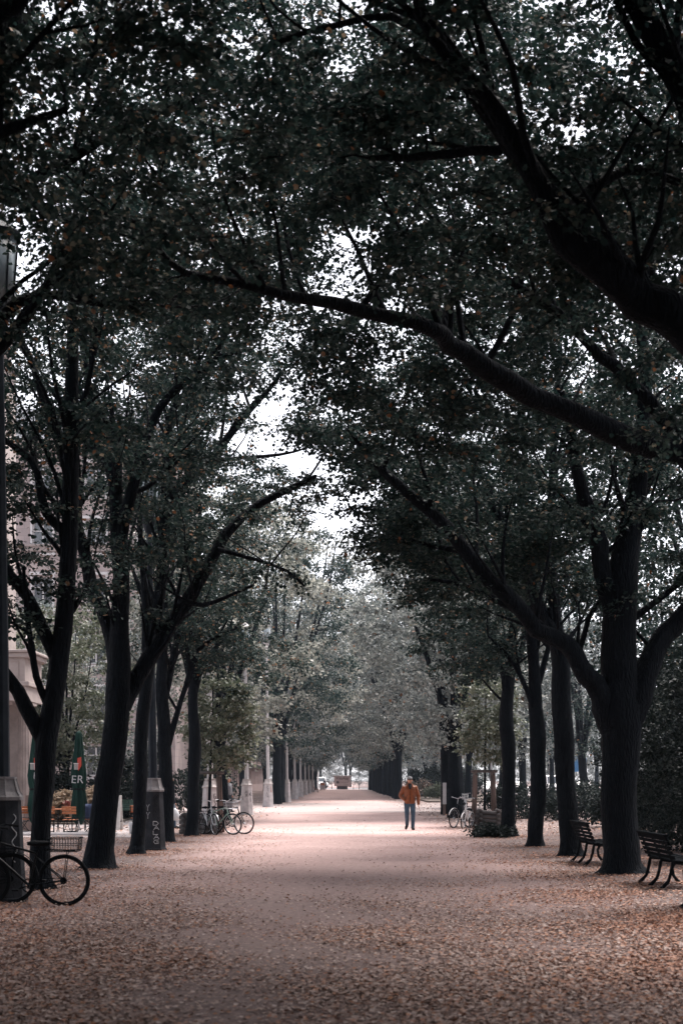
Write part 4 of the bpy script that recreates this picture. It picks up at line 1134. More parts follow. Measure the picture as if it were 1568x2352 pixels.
        for k in range(ny + 1):
            t = -bw + 2 * bw * k / ny
            for q, g in ((bx0, -.02), (bx1, .02)): mb.tube([(q, t, bz), (q + g, t, bz + hh)], .0028, 4)
        mb.build('basket', bm, root)
    return root

bicycle('dark city bicycle with a wire rear basket leaning on the left edge lamp pillar', (-4.17, 18.75, -.01), pi, M['black'], 'bicycles in the foreground', .345, 1.04, (-.72, -.36, .735, .17, .15, M['iron']), None, lean=-.03, metal='iron')
bicycle('second bicycle with a silver handlebar behind the dark basket bicycle at the left edge', (-4.95, 19.02, -.01), pi + .15, M['black'], 'bicycles in the foreground', .345, 1.04, None, M['black'], lean=.04, metal='iron')
GBk = 'bicycles by the left staked sapling'
bicycle('white and green bicycle with a front basket by the left sapling', (-3.72, 43.2, -.01), R(-28), M['mint'], GBk, .33, 1.02, (.33, .62, .80, .2, .15, M['chrome']), None, lean=.06)
bicycle('pale bicycle parked nearest the left sapling planter', (-4.0, 42.9, -.01), R(-62), M['chrome'], GBk, .33, 1.0, None, M['chrome'], lean=.05)
bicycle('black wheeled bicycle showing its large front wheel beside the left sapling', (-3.45, 43.65, -.01), R(-20), M['black'], GBk, .345, 1.02, None, None, lean=.05)
GBr = 'bicycles by the right staked sapling'
bicycle('white bicycle with white mudguards leaning on the right log planter', (4.28, 48.6, -.01), R(-112), M['white_paint'], GBr, .27, .95, None, M['white_paint'], lean=-.07, low=True)
bicycle('black bicycle with a large wheel behind the white one at the right log planter', (4.15, 49.5, -.01), R(-125), M['black'], GBr, .34, 1.02, None, M['white_paint'], lean=-.05)
bicycle('dark bicycle half hidden between the right log planter and a linden trunk', (5.75, 49.6, -.01), R(105), M['black'], GBr, .34, 1.02, (.34, .62, .82, .2, .14, M['iron']), None, lean=.05)
bicycle('city bicycle with a white front box between the right trunks', (5.6, 64.5, -.01), R(-100), M['chrome'], 'bicycles among the background trunks', .34, 1.02, (.34, .62, .80, .2, .15, M['white_paint']), None)

# ------------------------------------------------------------------ benches
def bench(label, loc, rz, wood, group):
    root = empty('park_bench', loc, rz, label, 'bench', group)
    Lh = .92
    mb = MB()
    for k, (y, z) in enumerate([(-.10, .435), (.0, .425), (.10, .425), (.20, .432), (.29, .442)]):
        mb.box(-Lh, y - .04, z - .017, Lh, y + .04, z + .017, .006)
    mb.build('seat', wood, root)
    mb = MB()
    for k in range(5):
        z = .49 + k * .072; y = -.17 - k * .028
        hgt = .027 if k < 4 else .034
        mb.prism([(y - .016 + .012, z - hgt), (y + .016 + .012, z - hgt), (y + .016 - .012, z + hgt), (y - .016 - .012, z + hgt)], -Lh, Lh, 'x')
    mb.box(-Lh, -.325, .810, Lh, -.255, .842, .008)
    mb.build('backrest', wood, root)
    for sx in (-.72, 0, .72):
        mb = MB()
        mb.tube([(sx, .34, 0.0), (sx, .30, .03), (sx, .235, .12), (sx, .215, .24), (sx, .27, .35), (sx, .30, .408)], [.034, .03, .026, .026, .028, .028], 7, True, (.8, 1.0))
        mb.tube([(sx, .24, .405), (sx, .0, .395), (sx, -.14, .41), (sx, -.165, .50), (sx, -.295, .81)], [.022, .024, .026, .022, .018], 7, True, (.8, 1))
        mb.tube([(sx, -.33, .0), (sx, -.29, .03), (sx, -.20, .13), (sx, -.165, .25), (sx, -.14, .40)], [.036, .03, .026, .026, .026], 7, True, (.8, 1))
        mb.build('leg', M['iron'], root)
    return root
GBn = 'dark slatted benches beside the right row'
bench('dark slatted park bench at the right edge beside the massive linden', (5.12, 22.2, 0), R(-89), M['bench_wood'], GBn)
bench('dark slatted park bench farther back between two right linden trunks', (4.98, 28.1, 0), R(-89), M['bench_wood'], GBn)
bench('green slatted park bench at the edge of the cafe lawn', (-9.15, 58, .0), R(170), M['bench_green'], 'green benches')
bench('small far bench at the left side near the end of the avenue', (-3.4, 188, 0), R(-90), M['chair_wood'], 'far benches')

# ------------------------------------------------------------------ stake frames with log planters
def stake_frame(label, loc, w, hgt, group, rz=0):
    root = empty('tree_stake_frame', loc, rz, label, 'tree guard', group)
    h = w / 2
    for sx in (-1, 1):
        for sy in (-1, 1):
            mb = MB(); mb.tube([(sx * (h + .05), sy * (h + .05), 0), (sx * h * .98, sy * h * .98, hgt * .5), (sx * h * .92, sy * h * .92, hgt)], [.062, .058, .052], 10); mb.build('post', M['stake'], root, True)
    for sy in (-1, 1):
        mb = MB(); mb.tube([(-h - .1, sy * h * .93, hgt - .04), (0, sy * h * .93, hgt - .035), (h + .1, sy * h * .93, hgt - .04)], .05, 8); mb.build('crossbar', M['log'], root, True)
    for sx in (-1, 1):
        mb = MB(); mb.tube([(sx * h * .93, -h - .05, hgt - .14), (sx * h * .93, h + .05, hgt - .14)], .042, 8); mb.build('crossbar', M['log'], root, True)
    mb = MB(); mb.tube([(-h * .9, -h * .9, hgt - .22), (0, -.03, hgt - .30), (h * .9, -h * .9, hgt - .22)], .02, 6, True, (1, .3)); mb.build('tie_strap', M['stake'], root)
    return root
def log_planter(label, loc, w, group, n=4):
    root = empty('log_planter', loc, 0, label, 'planter', group)
    h = w / 2
    mb = MB()
    for k in range(n):
        z = .075 + k * .145
        for sy in (-1, 1): mb.tube([(-h - .12, sy * h, z), (-h * .3, sy * h, z + .01), (h * .4, sy * h, z - .008), (h + .12, sy * h, z)], [.068, .074, .068, .072], 9)
        for sx in (-1, 1): mb.tube([(sx * h, -h - .1, z + .07), (sx * h, h + .1, z + .07)], .07, 9)
    mb.build('log_wall', M['log'], root, True)
    mb = MB(); mb.box(-h + .06, -h + .06, 0, h - .06, h - .06, n * .13, .02); mb.build('earth', M['soil'], root)
    return root
log_planter('log planter round the foot of the left staked sapling', (-4.35, 43.9, 0), .95, 'log planters')
stake_frame('timber tree guard holding the left sapling', (-4.2, 44.45, .0), .82, 1.92, 'timber tree guards')
log_planter('log planter round the foot of the right staked sapling', (5.12, 49.6, 0), .62, 'log planters')
stake_frame('timber tree guard holding the right sapling', (5.04, 50.35, .0), .68, 2.0, 'timber tree guards')

# post by the twin trunks
root = empty('marker_post', (4.78, 66.2, 0), 0, 'square grey post on a wooden stub left of the close pair of trunks', 'post')
mb = MB(); mb.box(-.07, -.06, 0, .06, .06, .52, .01); mb.build('stub', M['stake'], root)
mb = MB(); mb.box(-.075, -.075, .52, .085, .085, 1.52, .012); mb.build('post', M['steel'], root)

# ------------------------------------------------------------------ cafe
def text_mesh(body, size, ext=.004):
    cu = bpy.data.curves.new('lettering', 'FONT'); cu.body = body; cu.size = size; cu.extrude = ext; cu.align_x = 'CENTER'; cu.align_y = 'CENTER'
    ob = bpy.data.objects.new('lettering', cu); COL.objects.link(ob)
    dg = bpy.context.evaluated_depsgraph_get(); dg.update()
    me = bpy.data.meshes.new_from_object(ob.evaluated_get(dg))
    bpy.data.objects.remove(ob)
    return me

def folded_umbrella(label, loc, letters, hgt=3.15, turn=0.0):
    root = empty('parasol', loc, 0, label, 'parasol', 'closed green cafe parasols')
    mb = MB(); mb.tube([(0, 0, 0), (0, 0, hgt)], .025, 10); mb.build('pole', M['steel'], root)
    mb = MB(); mb.box(-.35, -.35, 0, .35, .35, .07, .02); mb.build('base', M['conc'], root)
    mb = MB(); n = 40
    prof = [(.035, hgt + .02), (.09, hgt - .06), (.13, hgt - .5), (.19, hgt - 1.0), (.225, hgt - 1.35), (.20, hgt - 1.62), (.165, hgt - 1.78), (.19, hgt - 1.95), (.235, hgt - 2.3), (.19, hgt - 2.62), (.09, hgt - 2.8)]
    vs = []; fs = []
    for i, (r, z) in enumerate(prof):
        for j in range(n):
            a = 2 * pi * j / n + .25 * sin(z * 1.6)
            f = 1 + .17 * cos(8 * a + z * .7) + .06 * sin(3 * a + z * 2)
            vs.append((r * f * cos(a), r * f * sin(a), z + (.10 * cos(4 * a) if i >= 9 else 0)))
    for i in range(len(prof) - 1):
        for j in range(n):
            a = i * n + j; b = i * n + (j + 1) % n
            fs.append((a, a + n, b + n, b))
    fs.append(tuple(range(n)))
    mb.add(vs, fs); cn = mb.build('canopy', M['umbrella'], root, True)
    mb = MB(); mb.torus((0, 0, hgt - 1.78), .175, .022, 24, 6, 'z', 1.6); mb.build('tie_band', M['rubber'], cn)
    for ch, z, sx in letters:
        me = text_mesh(ch, .34, .006)
        o = link_mesh('lettering', me, M['chalk'], cn)
        o.rotation_euler = (pi / 2, .08, 0); o.location = (sx, -.262, z)
    mb = MB()                                       # red printed shield with a small white building on it
    mb.prism([(.0, hgt - .82), (.115, hgt - .78), (.125, hgt - 1.05), (.03, hgt - 1.22), (-.0, hgt - 1.12)], -.242, -.236); mb.build('red_emblem', M['red'], cn)
    mb = MB()
    for k in range(4): mb.box(-.10 + k * .035, -.245, hgt - 1.18, -.085 + k * .035, -.239, hgt - 1.0)
    mb.box(-.12, -.247, hgt - 1.0, .03, -.241, hgt - .975); mb.build('emblem_lines', M['white_print'], cn)
    return root
folded_umbrella('closed green parasol lettered ER between the first two lindens', (-8.15, 44.2, 0), [('E', 1.66, -.11), ('R', 1.66, .09)])
folded_umbrella('closed green parasol mostly hidden by the low forking linden', (-9.45, 44.0, 0), [('U', 1.75, .10)])

def folding_chair(label, loc, rz, group):
    root = empty('folding_chair', loc, rz, label, 'chair', group)
    mb = MB()
    for k in range(5): mb.box(-.21, -.20 + k * .085, .435, .21, -.135 + k * .085, .455, .005)
    mb.build('seat', M['chair_wood'], root)
    mb = MB()
    for k in range(3): mb.box(-.215, -.235 - .012 * k, .62 + k * .082, .215, -.215 - .012 * k, .685 + k * .082, .005)
    mb.build('backrest', M['chair_wood'], root)
    mb = MB()
    for sx in (-.2, .2):
        mb.tube([(sx, .24, 0), (sx, -.16, .45), (sx, -.25, .86)], .011, 6)
        mb.tube([(sx * .9, -.27, 0), (sx * .9, .2, .44)], .011, 6)
    mb.tube([(-.2, .17, .08), (.2, .17, .08)], .008, 5); mb.tube([(-.18, -.2, .08), (.18, -.2, .08)], .008, 5)
    mb.build('frame', M['iron'], root)
    return root
c0 = folding_chair('orange slatted folding chair right of the stout linden, nearer of two', (-5.95, 45.0, 0), R(200), 'orange folding chairs of the cafe')
for (x, yy, rz, lab) in [(-6.42, 45.1, R(205), 'orange slatted folding chair right against the stout linden'),
                         (-8.25, 43.3, R(3), 'orange folding chair with its back to the path in front of the parasol'),
                         (-9.0, 43.6, R(12), 'orange folding chair left of the parasol near the low forking linden'),
                         (-8.6, 45.6, R(170), 'orange folding chair on the far side of the cafe table'),
                         (-7.65, 43.9, R(85), 'orange folding chair at the right end of the cafe table'),
                         (-9.9, 43.9, R(60), 'orange folding chair behind the low forking linden')]:
    o = copy_tree(c0); o.location = (x, yy, 0); o.rotation_euler = (0, 0, rz); tag(o, lab)
def cafe_table(label, loc, rz):
    root = empty('folding_table', loc, rz, label, 'table', 'wooden cafe tables')
    mb = MB()
    for k in range(6): mb.box(-.55, -.34 + k * .115, .725, .55, -.235 + k * .115, .75, .005)
    mb.build('table_top', M['chair_wood'], root)
    for sx in (-.42, .42):
        mb = MB(); mb.tube([(sx, -.3, 0), (sx, .28, .725)], .014, 6); mb.tube([(sx, .3, 0), (sx, -.28, .725)], .014, 6); mb.build('leg', M['iron'], root)
    mb = MB(); mb.tube([(-.42, 0, .36), (.42, 0, .36)], .01, 5); mb.build('stretcher', M['iron'], root)
    return root
cafe_table('orange cafe table with flower pots beside the parasol', (-8.45, 44.6, 0), R(5))
cafe_table('orange cafe table half hidden behind the low forking linden', (-9.75, 44.7, 0), R(-8))
def flower_pot(label, loc):
    root = empty('flower_pot', loc, 0, label, 'flower pot', 'pots of red heather on the cafe tables')
    mb = MB(); mb.rings([(0, 0, 0, .055, .055), (0, 0, .10, .085, .085), (0, 0, .12, .09, .09)], 14); mb.build('pot', M['terracotta'], root, True)
    n = 260; u = rng.normal(size=(n, 3)); u /= np.linalg.norm(u, axis=1, keepdims=True); u[:, 2] = np.abs(u[:, 2])
    leaves_mesh('blossom', u * rng.uniform(.02, .15, n)[:, None] + np.array([0, 0, .12]), u, rng.uniform(.03, .06, n), M['heather'], root, False)
flower_pot('pot of red heather at the right end of the cafe table', (-8.12, 44.5, .75))
flower_pot('pot of red heather at the middle of the cafe table', (-8.55, 44.45, .75))
flower_pot('pot of red heather on the half hidden cafe table', (-9.5, 44.55, .75))
mb = MB()                                            # blanket hung over a chair back
vs = []; fs = []; nx, nz = 10, 9
for i in range(nz):
    for j in range(nx):
        t = i / (nz - 1); s_ = j / (nx - 1)
        ang = (t - .5)
        y = .045 * sin(s_ * 9 + t * 2) + (.06 if t > .5 else -.06) * min(1, abs(ang) * 6)
        z = .02 - abs(ang) * 1.0 * (.9 + .12 * sin(s_ * 5))
        vs.append((-.25 + .5 * s_, y, z))
for i in range(nz - 1):
    for j in range(nx - 1):
        a = i * nx + j; fs.append((a, a + 1, a + nx + 1, a + nx))
mb.add(vs, fs); o = mb.build('blanket', M['navy'], None, True); o.location = (-7.62, 43.78, .90); o.rotation_euler = (0, 0, .2)
o.modifiers.new('thickness', 'SOLIDIFY').thickness = .012
tag(o, 'navy blanket hung over the chair at the right end of the cafe table', 'blanket')
mb = MB()
mb.rings([(0, 0, 0, .12, .09), (0, 0, .34, .15, .11), (0, 0, .36, .155, .115), (0, 0, .355, .13, .095), (0, 0, .05, .11, .08)], 18)
root = empty('bin', (-6.38, 43.7, 0), 0, 'pale blue white bin at the foot of the stout linden', 'bin')
mb.build('bucket', M['bag'], root, True)
mb = MB(); mb.tube([(-.15, 0, .34), (-.12, 0, .42), (.12, 0, .42), (.15, 0, .34)], .006, 5); mb.build('handle', M['chrome'], root)
# sandwich boards by the columns
def aboard(label, loc, rz, mat):
    root = empty('sandwich_board', loc, rz, label, 'sign board', 'sandwich boards of the cafe')
    for s_ in (-1, 1):
        mb = MB(); mb.prism([(s_ * .30, 0), (s_ * .33, 0), (s_ * .05, 1.15), (s_ * .02, 1.15)], -.32, .32); mb.build('panel', mat, root)
    mb = MB(); mb.box(-.24, -.30, .28, .24, -.29, .31); mb.box(-.24, .29, .28, .24, .30, .31); mb.build('brace', M['iron'], root)
aboard('wooden sandwich board leaning beside the fluted columns', (-10.0, 46.5, 0), R(80), M['stake'])
aboard('white sandwich board just right of the low forking linden', (-7.55, 46.8, 0), R(88), M['white_print'])
# low barrier in front of the cafe
def railing(label, x0, x1, y, group):
    root = empty('railing', ((x0 + x1) / 2, y, 0), 0, label, 'railing', group)
    L = x1 - x0; n = max(2, round(L / 1.1))
    mb = MB(); mb.tube([(-L / 2, 0, .52), (L / 2, 0, .52)], .014, 6); mb.tube([(-L / 2, 0, .09), (L / 2, 0, .09)], .012, 6); mb.build('rail', M['iron'], root)
    for k in range(n + 1):
        x = -L / 2 + L * k / n
        mb = MB(); mb.tube([(x, 0, 0), (x, 0, .56)], .018, 6); mb.build('post', M['iron'], root)
    mb = MB()
    for k in range(n):
        a = -L / 2 + L * k / n; b = a + L / n
        mb.tube([(a, .0, .09), (b, .0, .52)], .008, 5); mb.tube([(a, .02, .52), (b, .02, .09)], .008, 5)
    mb.build('lattice', M['iron'], root)
    return root
railing('low crossed iron railing between the left edge pillar and the stout linden', -12.5, -6.9, 42.4, 'cafe railings')
mb = MB(); mb.box(-13, 42.15, 0, -6.7, 42.6, .09, .02); tag(mb.build('kerb_slab', M['conc'], None), 'low concrete slab carrying the cafe railing', 'slab')

# ------------------------------------------------------------------ people
JM = {}
def mesh_voxel(o, size, smooth=4):
    m = o.modifiers.new('skin', 'REMESH'); m.mode = 'VOXEL'; m.voxel_size = size; m.use_smooth_shade = True
    s = o.modifiers.new('soft', 'SMOOTH'); s.factor = .5; s.iterations = smooth
def limb(mb, pts, rad, n=12):
    C, r = catmull(np.array(pts), np.array(rad), .05)
    mb.tube(C, list(r), n)
    mb.ball(pts[0], rad[0], 10, 8); mb.ball(pts[-1], rad[-1], 10, 8)

def person(label, loc, rz, J, top, legs, cap=None, hair=None, group=None, fine=True, scarf=None, shoes=None):
    """J: joints in metres, figure faces -Y"""
    root = empty('person', loc, rz, label, 'person', group)
    v = .008 if fine else .014
    # ---- one continuous body
    mb = MB()
    hx, hy, hz = J['head']
    mb.ball((hx, hy, hz), (.079, .097, .115), 16, 12)
    mb.ball((hx, hy - .022, hz - .058), (.060, .072, .062), 14, 9)        # jaw
    mb.tube([(hx, hy - .09, hz + .012), (hx, hy - .112, hz - .022), (hx, hy - .09, hz - .034)], [.010, .017, .012], 7)   # nose
    for sx in (-1, 1): mb.ball((hx + sx * .077, hy + .005, hz - .01), (.012, .022, .032), 8, 6)
    mb.ball((hx, hy - .082, hz - .058), (.026, .014, .008), 8, 6)          # lips
    limb(mb, [(J['neck'][0], J['neck'][1], J['neck'][2] - .05), (hx, hy + .02, hz - .07)], [.066, .058])
    mb.rings([(0, .0, .84, .13, .10), (0, 0, .92, .16, .11), (0, 0, 1.05, .145, .10), (0, -.005, 1.2, .155, .11), (0, -.005, 1.33, .175, .115), (J['neck'][0], 0, 1.44, .13, .085), (J['neck'][0], .0, 1.50, .065, .06)], 18)
    for s_ in ('l', 'r'):
        limb(mb, [J['sh' + s_], J['el' + s_], J['wr' + s_]], [.056, .043, .028])
        limb(mb, [J['hip' + s_], J['kn' + s_], J['an' + s_]], [.060, .036, .028])
        wr = np.array(J['wr' + s_]); dr = wr - np.array(J['el' + s_]); dr /= np.linalg.norm(dr)
        side = np.array([1., 0, 0]) if s_ == 'l' else np.array([-1., 0, 0])
        fw = np.array([0, -1., 0])
        fw = fw - dr * fw.dot(dr); fw /= np.linalg.norm(fw)
        inn = np.cross(dr, fw)
        if J.get('hand' + s_, True):
            pm = wr + dr * .055
            for q in np.linspace(-.028, .028, 4): mb.tube([wr + fw * q * .6, wr + dr * .05 + fw * q, wr + dr * .095 + fw * q], [.015, .0165, .012], 8)
            for k, (q, L) in enumerate([(.030, .072), (.011, .082), (-.009, .076), (-.028, .058)]):
                b0_ = wr + dr * .09 + fw * q; cur = inn * (-.012 if s_ == 'l' else .012)
                mb.tube([b0_, b0_ + dr * L * .45 + cur * .6, b0_ + dr * L * .8 + cur * 1.6, b0_ + dr * L + cur * 2.4], [.0105, .0095, .0085, .007], 7)
            tb = wr + dr * .03 + fw * .028
            mb.tube([tb, tb + fw * .03 + dr * .025, tb + fw * .038 + dr * .055, tb + fw * .034 + dr * .075], [.014, .0125, .011, .008], 7)
        an = np.array(J['an' + s_]); to = np.array(J['toe' + s_])
        mb.tube([an + np.array([0, .02, -.03]), an * .5 + to * .5 + np.array([0, 0, .0]), to], [.04, .036, .026], 8)
    body = mb.build('body', M['skin'], root); mesh_voxel(body, v, 3)
    # eyes and brows
    mb = MB()
    for sx in (-1, 1):
        mb.ball((hx + sx * .030, hy - .086, hz + .012), (.010, .006, .006), 8, 6)
        mb.tube([(hx + sx * .014, hy - .091, hz + .030), (hx + sx * .046, hy - .084, hz + .030)], .005, 5)
    mb.build('eyes', M['ink'], body)
    # ---- legs
    mb = MB()
    mb.rings([(0, 0, .80, .12, .10), (0, .0, .86, .175, .125), (0, 0, .95, .178, .122), (0, 0, 1.02, .168, .115)], 20)
    for s_ in ('l', 'r'):
        hp, kn, an = [np.array(J[q + s_]) for q in ('hip', 'kn', 'an')]
        limb(mb, [hp, hp * .5 + kn * .5 + np.array([0, -.01, 0]), kn, kn * .45 + an * .55 + np.array([0, .015, 0]), an + np.array([0, .005, -.012])], [.100, .086, .072, .064, .060])
    lg = mb.build('trousers', legs, root); mesh_voxel(lg, v, 2)
    # ---- jacket
    mb = MB()
    nk = J['neck']
    mb.rings([(0, 0, .885, .178, .128), (0, 0, .91, .180, .138), (0, -.005, .95, .188, .148), (0, -.008, 1.08, .190, .150), (0, -.008, 1.22, .198, .150), (0, -.004, 1.34, .212, .144), (0, .004, 1.42, .212, .125), (nk[0], .012, 1.462, .165, .108), (nk[0], .012, 1.492, .115, .095), (nk[0], .012, 1.515, .086, .082)], 24)
    for s_ in ('l', 'r'):
        sh, el, wr = [np.array(J[q + s_]) for q in ('sh', 'el', 'wr')]
        limb(mb, [sh * .82 + np.array([0, 0, .255]) if False else sh, sh * .5 + el * .5, el, el * .45 + wr * .55, wr - (wr - el) * .04], [.070, .072, .066, .060, .050])
    jk = mb.build('jacket', top, root); mesh_voxel(jk, v, 2)
    # ---- shoes
    for s_ in ('l', 'r'):
        an = np.array(J['an' + s_]); to = np.array(J['toe' + s_])
        d = to - an; d[2] = d[2]; dn = d / np.linalg.norm(d)
        mb = MB()
        mb.tube([an + np.array([0, .03, -.045]) - dn * .02, an + np.array([0, 0, -.035]) + dn * .04, an * .45 + to * .55, to, to + dn * .035], [.045, .052, .050, .044, .02], 10)
        mb.tube([an + np.array([0, .03, -.01]), an + np.array([0, .02, -.05])], [.05, .05], 10)
        sh = mb.build('shoe', shoes or M['shoe'], root); mesh_voxel(sh, .009, 2)
    if scarf is not None:
        mb = MB(); mb.torus((nk[0], .005, 1.508), .062, .022, 20, 8, 'z', 1.1)
        mb.prism([(-.062, 1.505), (.062, 1.505), (.012, 1.235), (-.012, 1.235)], -.146, -.10)
        sc = mb.build('scarf', scarf, root, True)
        # open collar, zip and chest seams of the jacket
        mb = MB()
        for sx in (-1, 1):
            mb.add([(sx * .058, -.075, 1.555), (sx * .112, -.060, 1.505), (sx * .105, -.145, 1.405), (sx * .012, -.163, 1.30),
                    (sx * .050, -.060, 1.560), (sx * .100, -.030, 1.520), (sx * .100, -.130, 1.415), (sx * .014, -.150, 1.30)],
                   [(0, 1, 2, 3), (7, 6, 5, 4), (0, 4, 5, 1), (1, 5, 6, 2), (2, 6, 7, 3), (3, 7, 4, 0)])
        mb.build('collar', top, jk)
        mb = MB(); mb.tube([(0, -.158, 1.29), (0, -.165, 1.1), (0, -.156, .90)], .006, 5)
        for sx in (-1, 1): mb.tube([(sx * .07, -.157, 1.352), (sx * .165, -.128, 1.352)], .005, 5)
        for sx in (-1, 1): mb.tube([(sx * .10, -.150, 1.16), (sx * .155, -.138, 1.00)], .006, 5)
        mb.build('seams', M['dark_cloth'], jk)
        mb = MB(); mb.rings([(0, 0, .872, .174, .133), (0, 0, .877, .183, .141), (0, 0, .918, .187, .145), (0, 0, .924, .18, .138)], 24, False); mb.build('hem', top, jk, True)
    if cap is not None:
        mb = MB()
        n = 20
        mb.rings([(hx, hy, hz + .030, .081, .101), (hx, hy, hz + .055, .083, .103), (hx, hy + .003, hz + .085, .078, .097), (hx, hy + .006, hz + .112, .056, .072), (hx, hy + .006, hz + .125, .022, .03)], n)
        cp = mb.build('cap', cap, root, True)
        mb = MB(); vs = []; fs = []
        for i in range(9):
            a = pi + pi * i / 8
            for r, dz in ((.0, 0), (1., -.018)):
                vs.append((hx + (.080 + .002 * r) * cos(a), hy - .03 + (.072 + .085 * r) * sin(a), hz + .040 + dz - .006 * abs(cos(a)) * r))
        vs += [(x, y, z - .008) for x, y, z in vs]
        for i in range(8):
            a = 2 * i
            fs += [(a, a + 1, a + 3, a + 2), (18 + a, 18 + a + 2, 18 + a + 3, 18 + a + 1), (a + 1, 19 + a, 21 + a, a + 3)]
        mb.add(vs, fs); mb.build('brim', M['cap_grey'] if cap is not M['cap_grey'] else M['dark_cloth'], cp, False)
        mb = MB(); mb.tube([(hx + .083 * cos(a), hy + .103 * sin(a), hz + .062) for a in np.linspace(pi * 1.1, pi * 1.9, 12)], .006, 5); mb.build('band', M['white_print'], cp)
    hm = hair or M['hair']
    mb = MB()
    if cap is not None:
        mb.rings([(hx, hy + .012, hz - .055, .066, .090), (hx, hy + .012, hz - .02, .077, .095), (hx, hy + .010, hz + .032, .080, .100)], 16)
        # keep the face clear: only the back half
        mb.v = [(x, max(y, hy - .002), z) for x, y, z in mb.v]
    else:
        mb.rings([(hx, hy + .03, hz - .06, .066, .075), (hx, hy + .022, hz, .080, .088), (hx, hy + .012, hz + .06, .080, .094), (hx, hy + .008, hz + .105, .058, .072), (hx, hy + .008, hz + .122, .02, .03)], 16)
        mb.v = [(x, (max(y, hy - .01) if z < hz + .05 else y), z) for x, y, z in mb.v]
    mb.build('hair', hm, body, True)
    return root

def pose(**kw):
    J = dict(head=(0, -.02, 1.655), neck=(0, .005, 1.50), shl=(.190, .0, 1.40), shr=(-.190, .0, 1.40), ell=(.265, .02, 1.14), elr=(-.265, .02, 1.14),
             wrl=(.275, -.03, .88), wrr=(-.275, -.03, .88), hipl=(.09, 0, .88), hipr=(-.09, 0, .88), knl=(.10, -.10, .49), knr=(-.09, -.02, .49),
             anl=(.10, -.12, .09), anr=(-.095, .20, .15), toel=(.115, -.27, .035), toer=(-.11, .10, .035))
    J.update(kw)
    return J
person('man in tan leather jacket, jeans and grey cap walking with one hand in his pocket', (2.25, 47, 0), R(2),
       pose(elr=(-.305, .05, 1.13), wrr=(-.185, -.10, 1.00), handr=False, ell=(.285, .03, 1.13), wrl=(.285, -.06, .855),
            hipl=(.095, 0, .88), knl=(.108, -.06, .48), anl=(.098, -.06, .09), toel=(.115, -.22, .035), hipr=(-.095, 0, .88), knr=(-.100, -.10, .50), anr=(-.070, .20, .19), toer=(-.115, .09, .045)),
       M['leather'], M['denim'], cap=M['cap_grey'], scarf=M['dark_cloth'])
person('person in dark clothes with a plastic bag half hidden behind the slender linden', (-5.80, 48.2, 0), R(70), pose(), M['dark_cloth'], M['denim'], group='people by the cafe', fine=False)
root = empty('carrier_bag', (-5.63, 48.1, .28), .4, 'white plastic carrier bag held by the person behind the slender linden', 'bag')
mb = MB(); mb.rings([(0, 0, 0, .10, .06), (0, 0, .06, .17, .10), (.01, 0, .22, .16, .09), (0, .01, .36, .09, .05), (0, 0, .42, .03, .02)], 14); mb.build('sack', M['bag'], root, True)
mb = MB(); mb.tube([(-.03, 0, .42), (-.02, 0, .52), (0, 0, .56), (.02, 0, .52), (.03, 0, .42)], .008, 5); mb.build('handle', M['bag'], root)
person('person in a grey jacket standing left of the nearer pale lamp pillar', (-5.75, 72.5, 0), R(60), pose(anr=(-.1, .02, .09), toer=(-.11, -.13, .035)), M['jacket_grey'], M['dark_cloth'], group='people by the cafe', fine=False)
person('distant person in black beside the small kiosk at the end of the avenue', (-3.0, 256, 0), R(160), pose(), M['dark_cloth'], M['dark_cloth'], group='distant people', fine=False)
person('distant cyclist sized figure standing under the trees on the far right', (20.3, 146, 0), R(30), pose(), M['leather'], M['dark_cloth'], group='distant people', fine=False)

# ------------------------------------------------------------------ kiosk at the end of the avenue
root = empty('kiosk', (.15, 249.0, 0), 0, 'small grey advertising kiosk with lettered panel at the end of the avenue', 'kiosk')
mb = MB(); mb.box(-.98, -.5, 0, .92, .9, .55, .02); mb.build('plinth', M['kiosk_dark'], root)
mb = MB(); mb.box(-1.45, -.75, .55, 1.45, 1.15, 2.28, .03); bd = mb.build('body', M['kiosk'], root)
mb = MB(); mb.box(-1.72, -1.0, 2.30, 1.68, 1.4, 2.40, .03); mb.build('roof', M['steel'], root)
mb = MB(); mb.box(-1.36, -.79, .66, 1.36, -.755, 2.22, .01); pn = mb.build('panel', M['kiosk'], root)
def letter(body, size, x, z, mat=M['ink'], parent=pn):
    o = link_mesh('lettering', text_mesh(body, size, .006), mat, parent); o.rotation_euler = (pi / 2, 0, 0); o.location = (x, -.80, z)
    return o
letter('KiezApp', .62, .02, 1.90)
mb = MB(); mb.torus((-.80, -.80, 1.22), .20, .05, 24, 6); mb.ball((-.80, -.80, 1.22), (.10, .012, .10), 12, 6); mb.build('emblem', M['ink'], pn)
letter('LOKAL  AKTUELL', .17, .42, 1.22); letter('INFO', .14, .9, .82)
scribble([[(.72, 1.62), (1.0, 1.72), (1.05, 1.5), (.8, 1.45), (1.2, 1.42), (1.25, 1.68)]], .025, lambda u, v_: (u, -.80, v_), M['ink'], 'graffiti_tag', pn)
root = empty('waste_bin', (-2.95, 224, 0), 0, 'small pale box bin at the left end of the avenue', 'bin')
mb = MB(); mb.box(-.42, -.3, .12, .42, .3, 1.25, .03); mb.build('box', M['kiosk'], root)
mb = MB(); mb.box(-.3, -.32, .8, .3, -.305, 1.1); mb.build('flap', M['rust'], root)
for sx in (-.34, .34):
    mb = MB(); mb.box(sx - .05, -.2, 0, sx + .05, .2, .118); mb.build('leg', M['iron'], root)
GPo = 'bollards in front of the far pavement'
